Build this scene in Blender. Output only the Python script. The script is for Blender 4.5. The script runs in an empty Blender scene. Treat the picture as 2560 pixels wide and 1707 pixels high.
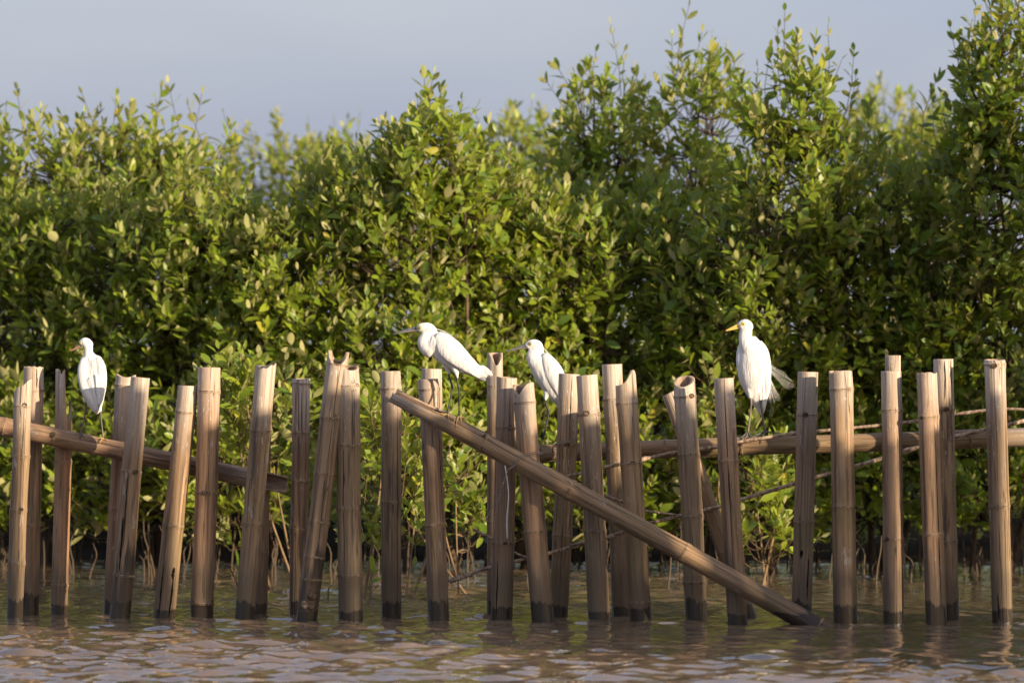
import bpy, math, random
import numpy as np
from mathutils import Vector, Matrix, Quaternion
random.seed(7); rng = np.random.default_rng(7)
SC = bpy.context.scene; COL = SC.collection
# ------------------------------------------------------------------ camera
FPX, CAMY, CAMH = 14222.2, -26.0, 1.28          # focal length in photo pixels (200 mm on 36 mm), camera place
cd = bpy.data.cameras.new('camera'); cam = bpy.data.objects.new('camera', cd); COL.objects.link(cam)
cam.location = (0, CAMY, CAMH); cam.rotation_euler = (math.radians(90), 0, 0)
cd.lens = 200; cd.sensor_width = 36; cd.clip_end = 5000; cd.clip_start = .5
cd.dof.use_dof = True; cd.dof.focus_distance = 26.2; cd.dof.aperture_fstop = 3.7
SC.camera = cam
# ------------------------------------------------------------------ sky and sun
SUN_AZ, SUN_EL = math.radians(50), math.radians(11)     # to the right of straight behind the camera
SUND = Vector((math.sin(SUN_AZ)*math.cos(SUN_EL), -math.cos(SUN_AZ)*math.cos(SUN_EL), math.sin(SUN_EL)))
wd = bpy.data.worlds.new('World'); SC.world = wd; wd.use_nodes = True
nt = wd.node_tree; nt.nodes.clear()
def nd(t, ty, **k):
    n = t.nodes.new(ty)
    for a, v in k.items():
        if a.startswith('i_'):
            key = a[2:]
            n.inputs[int(key) if key.isdigit() else key.replace('_', ' ')].default_value = v
        else: setattr(n, a, v)
    return n
sky = nd(nt, 'ShaderNodeTexSky', sky_type='NISHITA', sun_disc=False, sun_elevation=SUN_EL,
         sun_rotation=math.atan2(SUND.x, SUND.y), air_density=1.0, dust_density=2.5, ozone_density=2.0)
tc = nd(nt, 'ShaderNodeTexCoord')
mp = nd(nt, 'ShaderNodeMapping'); mp.inputs['Scale'].default_value = (2.2, 2.2, 9)
nz = nd(nt, 'ShaderNodeTexNoise', i_Scale=3.4, i_Detail=3.0, i_Roughness=.5)
cr = nd(nt, 'ShaderNodeValToRGB'); cr.color_ramp.elements[0].position = .3; cr.color_ramp.elements[1].position = .75
cr.color_ramp.elements[0].color = (3.45, 3.85, 5.65, 1); cr.color_ramp.elements[1].color = (4.75, 4.85, 6.15, 1)
mx = nd(nt, 'ShaderNodeMix', data_type='RGBA'); mx.inputs[0].default_value = .5     # thin even cloud over the clear sky
bg = nd(nt, 'ShaderNodeBackground', i_Strength=.1); wo = nd(nt, 'ShaderNodeOutputWorld')
L = nt.links.new
L(tc.outputs['Generated'], mp.inputs[0]); L(mp.outputs[0], nz.inputs['Vector']); L(nz.outputs['Fac'], cr.inputs[0])
L(sky.outputs[0], mx.inputs[6]); L(cr.outputs[0], mx.inputs[7]); L(mx.outputs[2], bg.inputs[0]); L(bg.outputs[0], wo.inputs[0])
sl = bpy.data.lights.new('sun', 'SUN'); sl.energy = 5.0; sl.angle = math.radians(.4); sl.color = (1, .81, .58)
sun = bpy.data.objects.new('sun', sl); COL.objects.link(sun); sun.rotation_euler = (-SUND).to_track_quat('-Z', 'Y').to_euler()
SC.view_settings.view_transform = 'Standard'; SC.view_settings.look = 'None'
SC.view_settings.exposure = .72; SC.view_settings.gamma = 1
SC.render.engine = 'CYCLES'; SC.cycles.use_denoising = True; SC.cycles.max_bounces = 6
SC.cycles.transparent_max_bounces = 4

# ------------------------------------------------------------------ helpers
def W(px, py, y):
    """a place y metres behind the fence line, given where it shows in the photograph"""
    d = y-CAMY
    return Vector(((px-1280)*d/FPX, y, CAMH-(py-853.5)*d/FPX))
def ybase(py): return FPX*CAMH/(py-853.5)+CAMY     # where a foot at water level stands
def K(y): return (y-CAMY)/FPX
def mesh_np(name, v, quads=None, tris=None, smooth=True, attr=None, mats=(), midx=None):
    me = bpy.data.meshes.new(name); v = np.asarray(v, dtype=np.float32).reshape(-1, 3)
    parts, tot = [], []
    if quads is not None and len(quads): parts.append(np.asarray(quads, dtype=np.int32).reshape(-1)); tot.append(np.full(len(quads), 4, dtype=np.int32))
    if tris is not None and len(tris): parts.append(np.asarray(tris, dtype=np.int32).reshape(-1)); tot.append(np.full(len(tris), 3, dtype=np.int32))
    li = np.concatenate(parts); lt = np.concatenate(tot); ls = np.concatenate([[0], np.cumsum(lt)[:-1]]).astype(np.int32)
    me.vertices.add(len(v)); me.vertices.foreach_set('co', v.ravel())
    me.loops.add(len(li)); me.loops.foreach_set('vertex_index', li)
    me.polygons.add(len(lt)); me.polygons.foreach_set('loop_start', ls); me.polygons.foreach_set('loop_total', lt)
    for m in mats: me.materials.append(m)
    if midx is not None: me.polygons.foreach_set('material_index', np.asarray(midx, dtype=np.int32))
    me.polygons.foreach_set('use_smooth', np.full(len(lt), smooth, dtype=bool))
    if attr is not None:
        for an, arr in attr.items():
            a = me.attributes.new(an, 'FLOAT', 'POINT'); a.data.foreach_set('value', np.asarray(arr, dtype=np.float32))
    me.update(calc_edges=True); me.validate()
    return me
def obj(name, me, parent=None, loc=None, rot=None):
    o = bpy.data.objects.new(name, me); COL.objects.link(o)
    if parent: o.parent = parent
    if loc is not None: o.location = loc
    if rot is not None: o.rotation_mode = 'QUATERNION'; o.rotation_quaternion = rot
    return o
def tag(o, label, cat, group=None, kind=None):
    o['label'] = label; o['category'] = cat
    if group: o['group'] = group
    if kind: o['kind'] = kind
    return o
def catmull(P, n):
    P = np.asarray(P, float); m = len(P)
    if m == 2: t = np.linspace(0, 1, n)[:, None]; return P[0]*(1-t)+P[1]*t
    Q = np.vstack([2*P[0]-P[1], P, 2*P[-1]-P[-2]]); out = []
    for s in np.linspace(0, m-1, n):
        i = min(int(s), m-2); t = s-i; a, b, c, d = Q[i], Q[i+1], Q[i+2], Q[i+3]
        out.append(.5*((2*b)+(c-a)*t+(2*a-5*b+4*c-d)*t*t+(3*b-a-3*c+d)*t**3))
    return np.array(out)
def loft(P, ra, rb=None, seg=16, ref=(0, 1, 0), cap=True):
    """tube through points P with half-widths ra (across, in the picture plane) and rb (in depth)"""
    P = np.asarray(P, float); n = len(P); rb = ra if rb is None else rb
    T = np.gradient(P, axis=0); T /= np.linalg.norm(T, axis=1)[:, None]+1e-9
    ref = np.asarray(ref, float); U = np.cross(T, ref); nu = np.linalg.norm(U, axis=1)
    U[nu < .05] = (1, 0, 0); U /= np.linalg.norm(U, axis=1)[:, None]; V = np.cross(U, T)
    th = np.linspace(0, 2*np.pi, seg, endpoint=False); c, s = np.cos(th), np.sin(th)
    v = P[:, None]+np.asarray(ra)[:, None, None]*c[None, :, None]*U[:, None]+np.asarray(rb)[:, None, None]*s[None, :, None]*V[:, None]
    v = v.reshape(-1, 3); i = np.arange(n-1)[:, None]*seg; j = np.arange(seg)[None]; k = (j+1) % seg
    q = np.stack([i+j, i+k, i+seg+k, i+seg+j], -1).reshape(-1, 4); t = np.zeros((0, 3), int)
    if cap:
        a = len(v); v = np.vstack([v, P[:1], P[-1:]]); j = np.arange(seg); k = (j+1) % seg; e = (n-1)*seg
        t = np.vstack([np.stack([np.full(seg, a), k, j], -1), np.stack([np.full(seg, a+1), e+j, e+k], -1)])
    return v, q, t
class MB:
    def __init__(s): s.v = []; s.q = []; s.t = []; s.n = 0
    def add(s, vqt):
        v, q, t = vqt; s.v.append(v)
        if len(q): s.q.append(np.asarray(q)+s.n)
        if len(t): s.t.append(np.asarray(t)+s.n)
        s.n += len(v); return s
    def mesh(s, name, mat, smooth=True):
        return mesh_np(name, np.vstack(s.v), np.vstack(s.q) if s.q else None, np.vstack(s.t) if s.t else None, smooth, mats=(mat,))

# ------------------------------------------------------------------ materials
def newmat(name):
    m = bpy.data.materials.new(name); m.use_nodes = True; t = m.node_tree; t.nodes.clear()
    o = t.nodes.new('ShaderNodeOutputMaterial'); b = t.nodes.new('ShaderNodeBsdfPrincipled'); t.links.new(b.outputs[0], o.inputs[0])
    return m, t, b, o
def math_(t, op, a, b=None, c=None, clamp=False):
    n = t.nodes.new('ShaderNodeMath'); n.operation = op; n.use_clamp = clamp
    for i, x in enumerate((a, b, c)):
        if x is None: continue
        if isinstance(x, (int, float)): n.inputs[i].default_value = x
        else: t.links.new(x, n.inputs[i])
    return n.outputs[0]
def mixc(t, f, a, b, mode='MIX'):
    n = t.nodes.new('ShaderNodeMix'); n.data_type = 'RGBA'; n.blend_type = mode
    for i, x in ((0, f), (6, a), (7, b)):
        if isinstance(x, (int, float)): n.inputs[i].default_value = x
        elif isinstance(x, tuple): n.inputs[i].default_value = (*x, 1)
        else: t.links.new(x, n.inputs[i])
    return n.outputs[2]
def noise(t, vec, scale, detail=4, rough=.55, w=None):
    n = t.nodes.new('ShaderNodeTexNoise'); n.inputs['Scale'].default_value = 1; n.inputs['Detail'].default_value = detail; n.inputs['Roughness'].default_value = rough
    m = t.nodes.new('ShaderNodeMapping'); m.inputs['Scale'].default_value = scale if isinstance(scale, tuple) else (scale,)*3
    t.links.new(vec, m.inputs[0]); t.links.new(m.outputs[0], n.inputs['Vector'])
    if w is not None: n.noise_dimensions = '4D'; t.links.new(w, n.inputs['W'])
    return n.outputs['Fac']
def sstep(t, x, a, b):
    n = t.nodes.new('ShaderNodeMapRange'); n.interpolation_type = 'SMOOTHSTEP'
    n.inputs[1].default_value = a; n.inputs[2].default_value = b; n.inputs[3].default_value = 0; n.inputs[4].default_value = 1
    t.links.new(x, n.inputs[0]); return n.outputs[0]
def bump(t, b, h, strength, dist):
    n = t.nodes.new('ShaderNodeBump'); n.inputs['Strength'].default_value = strength; n.inputs['Distance'].default_value = dist
    t.links.new(h, n.inputs['Height']); t.links.new(n.outputs[0], b.inputs['Normal'])

def bamboo_material(name, warm=0., pole=False, holes=False, rot=False, grey=0.):
    m, t, b, o = newmat(name)
    tcn = t.nodes.new('ShaderNodeTexCoord'); co = tcn.outputs['Object']
    oi = t.nodes.new('ShaderNodeObjectInfo'); r = oi.outputs['Random']; w = math_(t, 'MULTIPLY', r, 37.)
    ge = t.nodes.new('ShaderNodeNewGeometry'); sp = t.nodes.new('ShaderNodeSeparateXYZ'); t.links.new(ge.outputs['Position'], sp.inputs[0]); wz = sp.outputs[2]
    at = t.nodes.new('ShaderNodeAttribute'); at.attribute_name = 'top'; top = at.outputs['Fac']
    broad = noise(t, co, (14, 14, 2.2), 3, .5, w); streak = noise(t, co, (75, 75, 1.8), 5, .6, w); fib = noise(t, co, (260, 260, 5), 3, .6, w)
    c = mixc(t, sstep(t, broad, .3, .7), (.265+warm*.05, .165, .082), (.40+warm*.05, .265, .142))
    c = mixc(t, math_(t, 'MULTIPLY', sstep(t, streak, .47, .64), .8), c, (.135, .078, .038))
    c = mixc(t, math_(t, 'MULTIPLY', sstep(t, streak, .44, .28), .75), c, (.46, .31, .165))
    c = mixc(t, math_(t, 'MULTIPLY', sstep(t, fib, .52, .75), .35), c, (.15, .10, .065))
    c = mixc(t, math_(t, 'MULTIPLY', math_(t, 'FRACT', math_(t, 'MULTIPLY', r, 13.7)), .55), c, mixc(t, sstep(t, streak, .35, .65), (.25, .19, .135), (.125, .09, .06)))
    c = mixc(t, math_(t, 'MULTIPLY', sstep(t, noise(t, co, (26, 26, 9), 4, .65, w), .61, .70), .65), c, (.47, .425, .37))
    # olive bloom and dark stains along the middle
    ol = math_(t, 'MULTIPLY', sstep(t, noise(t, co, (9, 9, 3.2), 3, .6, w), .48, .7), .55)
    if not pole: ol = math_(t, 'MULTIPLY', ol, sstep(t, wz, 1.0, .45))
    c = mixc(t, ol, c, (.16, .13, .05))
    st = math_(t, 'MULTIPLY', sstep(t, noise(t, co, (30, 30, 2.0), 4, .7, w), .53, .66), .85)
    c = mixc(t, st, c, (.085, .062, .045))
    # silvery weathering and flaked skin near the sawn end
    wt = math_(t, 'MULTIPLY', sstep(t, math_(t, 'ADD', top, math_(t, 'MULTIPLY', broad, .5)), .62, .22), .75+grey*.3)
    wt = math_(t, 'MULTIPLY', wt, math_(t, 'ADD', .25, sstep(t, streak, .3, .62)), clamp=True)
    c = mixc(t, wt, c, (.56, .475, .39))
    fl = math_(t, 'MULTIPLY', sstep(t, noise(t, co, (120, 120, 22), 3, .6, w), .615, .66), sstep(t, top, .55+grey, .0))
    c = mixc(t, math_(t, 'MULTIPLY', fl, .8), c, (.66, .58, .49))
    # long hairline cracks
    ck = noise(t, co, (42, 42, .55), 2, .4, w); ck = math_(t, 'ABSOLUTE', math_(t, 'SUBTRACT', ck, .5)); ck = math_(t, 'SUBTRACT', 1., sstep(t, ck, .0, .011))
    c = mixc(t, math_(t, 'MULTIPLY', ck, .8), c, (.045, .03, .02))
    if holes:
        vo = t.nodes.new('ShaderNodeTexVoronoi'); mpn = t.nodes.new('ShaderNodeMapping'); mpn.inputs['Scale'].default_value = (85, 85, 60)
        t.links.new(co, mpn.inputs[0]); t.links.new(mpn.outputs[0], vo.inputs['Vector'])
        h = math_(t, 'MULTIPLY', math_(t, 'SUBTRACT', 1., sstep(t, vo.outputs['Distance'], .08, .14)), sstep(t, noise(t, co, 12, 2), .45, .6))
        c = mixc(t, math_(t, 'MULTIPLY', h, .85), c, (.03, .02, .012))
    if not pole:
        silt = math_(t, 'MULTIPLY', sstep(t, math_(t, 'ADD', wz, math_(t, 'MULTIPLY', streak, .3)), .6, .2), .6)
        c = mixc(t, silt, c, (.215, .155, .098))
    if rot:
        rt = sstep(t, math_(t, 'ADD', wz, math_(t, 'MULTIPLY', noise(t, co, (28, 28, 1.4), 4, .7), -1.05)), -.22, -.34)
        c = mixc(t, math_(t, 'MULTIPLY', rt, .9), c, (.03, .022, .018))
    # wet foot with a ragged edge
    jag = math_(t, 'ADD', math_(t, 'ADD', math_(t, 'MULTIPLY', noise(t, co, (190, 190, 9), 3, .7, w), .055), math_(t, 'MULTIPLY', noise(t, co, (60, 60, 4), 3, .6, w), .06)), math_(t, 'MULTIPLY', math_(t, 'SUBTRACT', noise(t, co, (14, 14, .6), 2, .5, w), .33), .13))
    damp = math_(t, 'MULTIPLY', sstep(t, math_(t, 'SUBTRACT', wz, math_(t, 'MULTIPLY', noise(t, co, (45, 45, 2.2), 4, .7, w), .34)), .10, .0), .5)
    c = mixc(t, damp, c, (.115, .08, .05))
    jag = math_(t, 'MULTIPLY', jag, math_(t, 'ADD', .35, math_(t, 'MULTIPLY', math_(t, 'FRACT', math_(t, 'MULTIPLY', r, 29.3)), .75)))
    wet = sstep(t, math_(t, 'SUBTRACT', wz, jag), .016, .006)
    c = mixc(t, math_(t, 'MULTIPLY', wet, .92), c, (.034, .025, .017))
    t.links.new(c, b.inputs['Base Color'])
    ro = math_(t, 'SUBTRACT', .62, math_(t, 'MULTIPLY', wet, .38)); t.links.new(ro, b.inputs['Roughness']); b.inputs['Specular IOR Level'].default_value = .35
    hh = math_(t, 'SUBTRACT', math_(t, 'ADD', math_(t, 'MULTIPLY', streak, .6), math_(t, 'MULTIPLY', fib, .35)), math_(t, 'MULTIPLY', ck, .8))
    bump(t, b, hh, .8, .005)
    return m
def simple(name, col, rough=.6, var=.25, scale=30, spec=.4, dark=None, bumpd=0.):
    m, t, b, o = newmat(name); co = t.nodes.new('ShaderNodeTexCoord').outputs['Object']; n = noise(t, co, scale, 4)
    d = dark or tuple(x*(1-var*2) for x in col)
    t.links.new(mixc(t, sstep(t, n, .35, .65), col, d), b.inputs['Base Color'])
    b.inputs['Roughness'].default_value = rough; b.inputs['Specular IOR Level'].default_value = spec
    if bumpd: bump(t, b, n, .6, bumpd)
    return m
BAM = bamboo_material('bamboo'); BAMW = bamboo_material('bamboo_warm', 1.); BAMH = bamboo_material('bamboo_bored', .3, holes=True)
BAMR = bamboo_material('bamboo_rotted', .2, rot=True); BAMG = bamboo_material('bamboo_silvered', 0, grey=.45)
POLE = bamboo_material('bamboo_pole', 0, pole=True); POLEW = bamboo_material('bamboo_pole_warm', 1.3, pole=True); POLEH = bamboo_material('bamboo_pole_bored', .3, pole=True, holes=True)
CUT = simple('cut_bamboo', (.50, .37, .25), .8, .2, (60, 60, 60), .2, (.30, .22, .15), .002)
INN = simple('bamboo_inside', (.34, .235, .165), .85, .3, (40, 40, 8), .2, (.19, .125, .085), .004)
RING = simple('node_ridge', (.40, .30, .19), .75, .3, (50, 50, 50), .2, (.11, .075, .045), .002)
CRACK = simple('crack_shadow', (.02, .014, .01), .9, .3, 90, .1)
KNOT = simple('knot_bark', (.14, .095, .06), .8, .3, 120, .2, (.04, .028, .02), .002)
TWIG = simple('dry_stick', (.50, .37, .25), .75, .25, (60, 60, 60), .2, (.17, .11, .07), .001)
WIRE = simple('steel_wire', (.34, .29, .24), .45, .2, 200, .5, (.17, .11, .08)); WIRE.node_tree.nodes['Principled BSDF'].inputs['Metallic'].default_value = .6
PLAST = simple('plastic_strip', (.62, .60, .57), .5, .1, 60)
FEATH = None
def feather_material():
    m, t, b, o = newmat('white_feather'); co = t.nodes.new('ShaderNodeTexCoord').outputs['Object']
    n = noise(t, co, (70, 70, 16), 4, .6); n2 = noise(t, co, 14, 3)
    c = mixc(t, sstep(t, n2, .35, .7), (.74, .73, .71), (.71, .69, .65)); c = mixc(t, math_(t, 'MULTIPLY', sstep(t, n, .5, .72), .22), c, (.54, .49, .43))
    t.links.new(c, b.inputs['Base Color']); b.inputs['Roughness'].default_value = .85; b.inputs['Specular IOR Level'].default_value = .15
    b.inputs['Subsurface Weight'].default_value = .12; b.inputs['Subsurface Radius'].default_value = (.01, .008, .006)
    bump(t, b, n, .8, .007)
    return m
FEATH = feather_material()
BILLD = simple('dark_bill', (.15, .155, .175), .4, .2, 60, .5); BILLP = simple('pale_bill', (.22, .19, .18), .45, .15, 80); BILLY = simple('yellow_bill', (.75, .50, .13), .4, .12, 50)
BILLR = simple('pinkish_bill', (.34, .19, .13), .45, .2, 60)
LORE = simple('olive_lore', (.38, .33, .16), .6, .2, 200); LOREY = simple('yellow_lore', (.68, .48, .12), .6, .12, 200)
EYE = simple('yellow_eye', (.62, .50, .10), .15, .1, 300, .6); PUP = simple('black_pupil', (.008, .008, .008), .1, .1, 50, .6)
LEGD = simple('black_leg', (.045, .045, .05), .5, .3, (60, 60, 25), .4); LEGT = simple('grey_tan_leg', (.20, .15, .115), .55, .25, (80, 80, 30), .4, (.10, .08, .07))
TOEY = simple('yellow_toe', (.56, .36, .14), .55, .2, 150); TOEO = simple('olive_toe', (.36, .32, .10), .55, .2, 150); TOED = simple('dark_toe', (.12, .105, .10), .5, .2, 150)
BARK = simple('mangrove_bark', (.14, .095, .065), .8, .3, (18, 18, 7), .2, (.06, .042, .03), .004)
STEMG = simple('young_stem', (.26, .17, .09), .6, .2, (30, 30, 12), .3)
ROOT = simple('root_bark', (.10, .07, .046), .8, .3, (30, 30, 10), .2, (.10, .075, .05), .002)
MUD = simple('mud', (.03, .023, .016), .95, .3, 2.5, .05, None, .05)

def leaf_material():
    m, t, b, o = newmat('mangrove_leaf')
    at = t.nodes.new('ShaderNodeAttribute'); at.attribute_name = 'tint'; ti = at.outputs['Fac']
    cr = t.nodes.new('ShaderNodeValToRGB'); el = cr.color_ramp.elements
    el[0].position = 0; el[0].color = (.10, .178, .022, 1); el[1].position = 1; el[1].color = (.42, .36, .05, 1)
    for p, c in ((.35, (.19, .275, .022)), (.72, (.33, .39, .034)), (.93, (.46, .46, .06))): e = el.new(p); e.color = (*c, 1)
    t.links.new(ti, cr.inputs[0])
    ge = t.nodes.new('ShaderNodeNewGeometry')
    under = mixc(t, math_(t, 'FRACT', math_(t, 'MULTIPLY', ti, 7.3)), (.28, .30, .095), (.52, .48, .23))
    col = mixc(t, ge.outputs['Backfacing'], cr.outputs[0], under)
    t.links.new(col, b.inputs['Base Color'])
    t.links.new(math_(t, 'ADD', .4, math_(t, 'MULTIPLY', ge.outputs['Backfacing'], .35)), b.inputs['Roughness']); b.inputs['Specular IOR Level'].default_value = .5
    tr = t.nodes.new('ShaderNodeBsdfTranslucent'); t.links.new(mixc(t, .6, cr.outputs[0], (.48, .50, .035)), tr.inputs[0])
    ms = t.nodes.new('ShaderNodeMixShader'); ms.inputs[0].default_value = .42
    t.links.new(b.outputs[0], ms.inputs[1]); t.links.new(tr.outputs[0], ms.inputs[2]); t.links.new(ms.outputs[0], o.inputs[0])
    return m
LEAF = leaf_material()
def water_material():
    m, t, b, o = newmat('muddy_water'); co = t.nodes.new('ShaderNodeTexCoord').outputs['Object']
    c = mixc(t, sstep(t, noise(t, co, (.7, .7, 1), 3), .35, .65), (.19, .128, .078), (.15, .103, .064))
    t.links.new(c, b.inputs['Base Color']); b.inputs['Roughness'].default_value = .04; b.inputs['IOR'].default_value = 1.33
    bump(t, b, noise(t, co, (16, 24, 1), 2, .5), .25, .005)
    return m
WATER = water_material()

# ------------------------------------------------------------------ the setting: water and mud bank
def axis_pts(a, b, step, far):
    pts = list(np.arange(a, b+1e-6, step)); s = step
    lo, hi = pts[0], pts[-1]; out_lo, out_hi = [], []
    while hi < far: s *= 1.35; hi += s; out_hi.append(hi)
    s = step
    while lo > -far: s *= 1.35; lo -= s; out_lo.append(lo)
    return np.array(out_lo[::-1]+pts+out_hi)
def build_water():
    xs = axis_pts(-3.1, 3.1, .03, 900); ys = axis_pts(-6.2, 7.5, .028, 1400)
    X, Y = np.meshgrid(xs, ys); Z = np.zeros_like(X); r = np.random.default_rng(3)
    for i in range(54):
        lam = .095*(5.2 ** r.random()); k = 2*np.pi/lam; a = r.normal(0, .8)+math.radians(-98)
        amp = .0118*lam*r.uniform(.4, 1.0)
        ph = r.random()*6.28; Z += amp*np.sin(k*(X*math.cos(a)+Y*math.sin(a))+ph+.9*np.sin(X*1.7+i)+.8*np.sin(Y*1.1+2*i))
    gust = .62+.38*np.sin(X*.9+.5*Y+1.2)*np.sin(Y*.8-.35*X)
    calm = np.clip(1-(Y-.2)/3., .7, 1)
    fade = np.clip(1.4-np.hypot(X/4.2, np.clip(np.abs(Y-.5)-5.5, 0, None)/2), 0, 1)
    Z *= gust*calm*fade*.8
    v = np.stack([X, Y, Z], -1).reshape(-1, 3); nx, ny = len(xs), len(ys)
    i = np.arange(ny-1)[:, None]*nx+np.arange(nx-1)[None]; q = np.stack([i, i+1, i+nx+1, i+nx], -1).reshape(-1, 4)
    o = obj('water', mesh_np('water', v, q, mats=(WATER,))); o['kind'] = 'structure'; o['label'] = 'rippled muddy brown water around the bamboo fence'
build_water()
def build_mud():
    xs = axis_pts(-6, 6, .25, 900); ys = np.concatenate([np.arange(6.4, 16, .2), 16*1.3**np.arange(1, 18)])
    X, Y = np.meshgrid(xs, ys); Z = np.clip((Y-7.2)*.16, -.25, .28)+.03*np.sin(X*3.1)*np.sin(Y*2.7)+.02*np.sin(X*7+Y*5)
    nx = len(xs); i = np.arange(len(ys)-1)[:, None]*nx+np.arange(nx-1)[None]
    o = obj('mud_bank', mesh_np('mud_bank', np.stack([X, Y, Z], -1), np.stack([i, i+1, i+nx+1, i+nx], -1).reshape(-1, 4), mats=(MUD,)))
    o['kind'] = 'structure'; o['label'] = 'dark mud bank under the mangroves'
build_mud()

# ------------------------------------------------------------------ bamboo
SEG = 32
TH = np.linspace(0, 2*np.pi, SEG, endpoint=False)        # 270 degrees faces the camera
def knots_mesh():
    mb = MB(); a = np.linspace(0, 2*np.pi, 15)[:-1]
    R = np.linspace(0, 2*np.pi, 15); P = np.stack([.009*np.cos(R), 0*R, .0075*np.sin(R)], -1)
    mb.add(loft(P, np.full(15, .0038), np.full(15, .0038), 6, cap=False))
    mb.add(loft([(0, .001, 0), (0, -.0015, 0)], np.array([.008, .008]), None, 10, ref=(0, 0, 1)))
    return mb.mesh('knot', KNOT)
KNOTM = knots_mesh()
def ring_mesh(r):
    mb = MB()
    a = np.linspace(0, 2*np.pi, SEG+1)
    for dz, rr, h in ((.0026, .0019, .0026), (-.0036, .0010, .0016)):
        prof = [(r-.003, dz-h), (r+rr, dz-h*.4), (r+rr, dz+h*.4), (r-.003, dz+h)]
        v = np.array([(x*np.cos(t), x*np.sin(t), z+.0007*np.sin(3*t+r*900)) for t in TH for x, z in prof]); q = []
        for i in range(SEG):
            for k in range(3): q.append((i*4+k, ((i+1) % SEG)*4+k, ((i+1) % SEG)*4+k+1, i*4+k+1))
        mb.add((v, np.array(q), []))
    return mb.mesh('node_ring', RING)
def culm(L, z0, r0, r1, nodes, top=None, bot=None, mats=None, seed=0, wall=.011, topd=.02, botd=.02, hollow=True):
    """one bamboo culm along local z from z0 to L; top(theta) / bot(theta) = how far the rim is cut back"""
    r = np.random.default_rng(seed); nodes = sorted(nodes)
    zs = set(np.arange(z0, L, .045)); zs |= {z0, L}
    for z in nodes: zs |= {z-.02, z-.008, z-.003, z+.003, z+.008, z+.02}
    for f in (.2, .4, .6, .8, .93): zs |= {L-topd*1.3*(1-f)}
    if bot is not None:
        for f in (.2, .4, .6, .8, .93): zs |= {z0+botd*1.3*(1-f)}
    zs = np.array(sorted(z for z in zs if z0 <= z <= L)); keep = [0]
    for i in range(1, len(zs)):
        if zs[i]-zs[keep[-1]] > .0019: keep.append(i)
    zs = zs[keep]; zs[-1] = L
    knots = np.array([z0]+[z for z in nodes if z0 < z < L]+[L]); off = r.normal(0, .0022, (len(knots), 2)); off[0] = off[-1] = 0
    def ctr(z): return np.stack([np.interp(z, knots, off[:, 0]), np.interp(z, knots, off[:, 1])], -1)
    lob = r.uniform(0, 6.28); ov = r.uniform(.0, .022)
    def rad(z):
        z = np.asarray(z, float); q = r0+(r1-r0)*(z-z0)/(L-z0)
        for n in nodes: q = q*(1+.045*np.exp(-((z-n)/.010)**2)+.028*np.exp(-((z-n)/.045)**2))
        return q
    th = TH; tp = np.zeros(SEG) if top is None else np.array([top(x) for x in th]); bt = np.zeros(SEG) if bot is None else np.array([bot(x) for x in th])
    zc = L-topd*1.3; zb = z0+botd*1.3
    Z = np.repeat(zs[:, None], SEG, 1)
    if top is not None: Z = np.where(Z > zc, zc+(Z-zc)*(L-tp[None]-zc)/(L-zc), Z)
    if bot is not None: Z = np.where(Z < zb, zb-(zb-Z)*(zb-(z0+bt[None]))/(zb-z0), Z)
    def ringpts(Zr, sub):
        Rr = (rad(Zr)*(1+ov*np.cos(2*(th-lob)))-sub); C = ctr(Zr)
        return np.stack([C[..., 0]+Rr*np.cos(th), C[..., 1]+Rr*np.sin(th), Zr], -1)
    v = [ringpts(Z[i], 0) for i in range(len(zs))]; n = len(zs); mid = [0]*((n-1)*SEG)
    ends = [('t', Z[-1], zc-.015)]
    if bot is not None: ends.append(('b', Z[0], zb+.015))
    idx = np.arange(n*SEG).reshape(n, SEG); j = np.arange(SEG); k = (j+1) % SEG
    q = [np.stack([idx[i][j], idx[i][k], idx[i+1][k], idx[i+1][j]], -1) for i in range(n-1)]; tris = []; tm = []
    cnt = n*SEG
    for e, rim, floor in ends:
        sgn = 1 if e == 't' else -1
        last = idx[-1] if e == 't' else idx[0]
        rings = [ringpts(rim+.0015*sgn, .0022), ringpts(rim+.001*sgn, wall-.001), ringpts(rim-.004*sgn, wall)]+[ringpts(rim+(floor-rim)*f, wall+.001) for f in (.35, .7, 1)]
        for a, rg in enumerate(rings):
            v.append(rg); cur = np.arange(cnt, cnt+SEG); cnt += SEG
            f = np.stack([last[j], last[k], cur[k], cur[j]], -1); q.append(f if sgn > 0 else f[:, ::-1]); mid += [1 if a < 3 else 2]*SEG; last = cur
        c = ringpts(np.full(SEG, floor), 0).mean(0); v.append(c[None]); f = np.stack([last[j], last[k], np.full(SEG, cnt)], -1); cnt += 1
        tris.append(f if sgn > 0 else f[:, ::-1]); tm += [2]*SEG
    V = np.vstack([x.reshape(-1, 3) for x in v])
    me = mesh_np('culm', V, np.vstack(q), np.vstack(tris), True, {'top': L-V[:, 2]}, mats or (BAM, CUT, INN), mid+tm)
    return me, rad, ctr
def slant(d, ang, p=1.): return lambda t: d*((1-math.cos(t-ang))/2)**p
def mouth(d, ang, p=1.6): return lambda t: d*abs(math.cos(t-ang))**p
def jagged(f, amp, seed=0):
    rr = random.Random(seed); ph = [(rr.uniform(2, 9), rr.uniform(0, 6.28)) for _ in range(4)]
    return lambda t: max(0., f(t)+amp*sum(math.sin(round(a)*t+p) for a, p in ph)/3)
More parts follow.
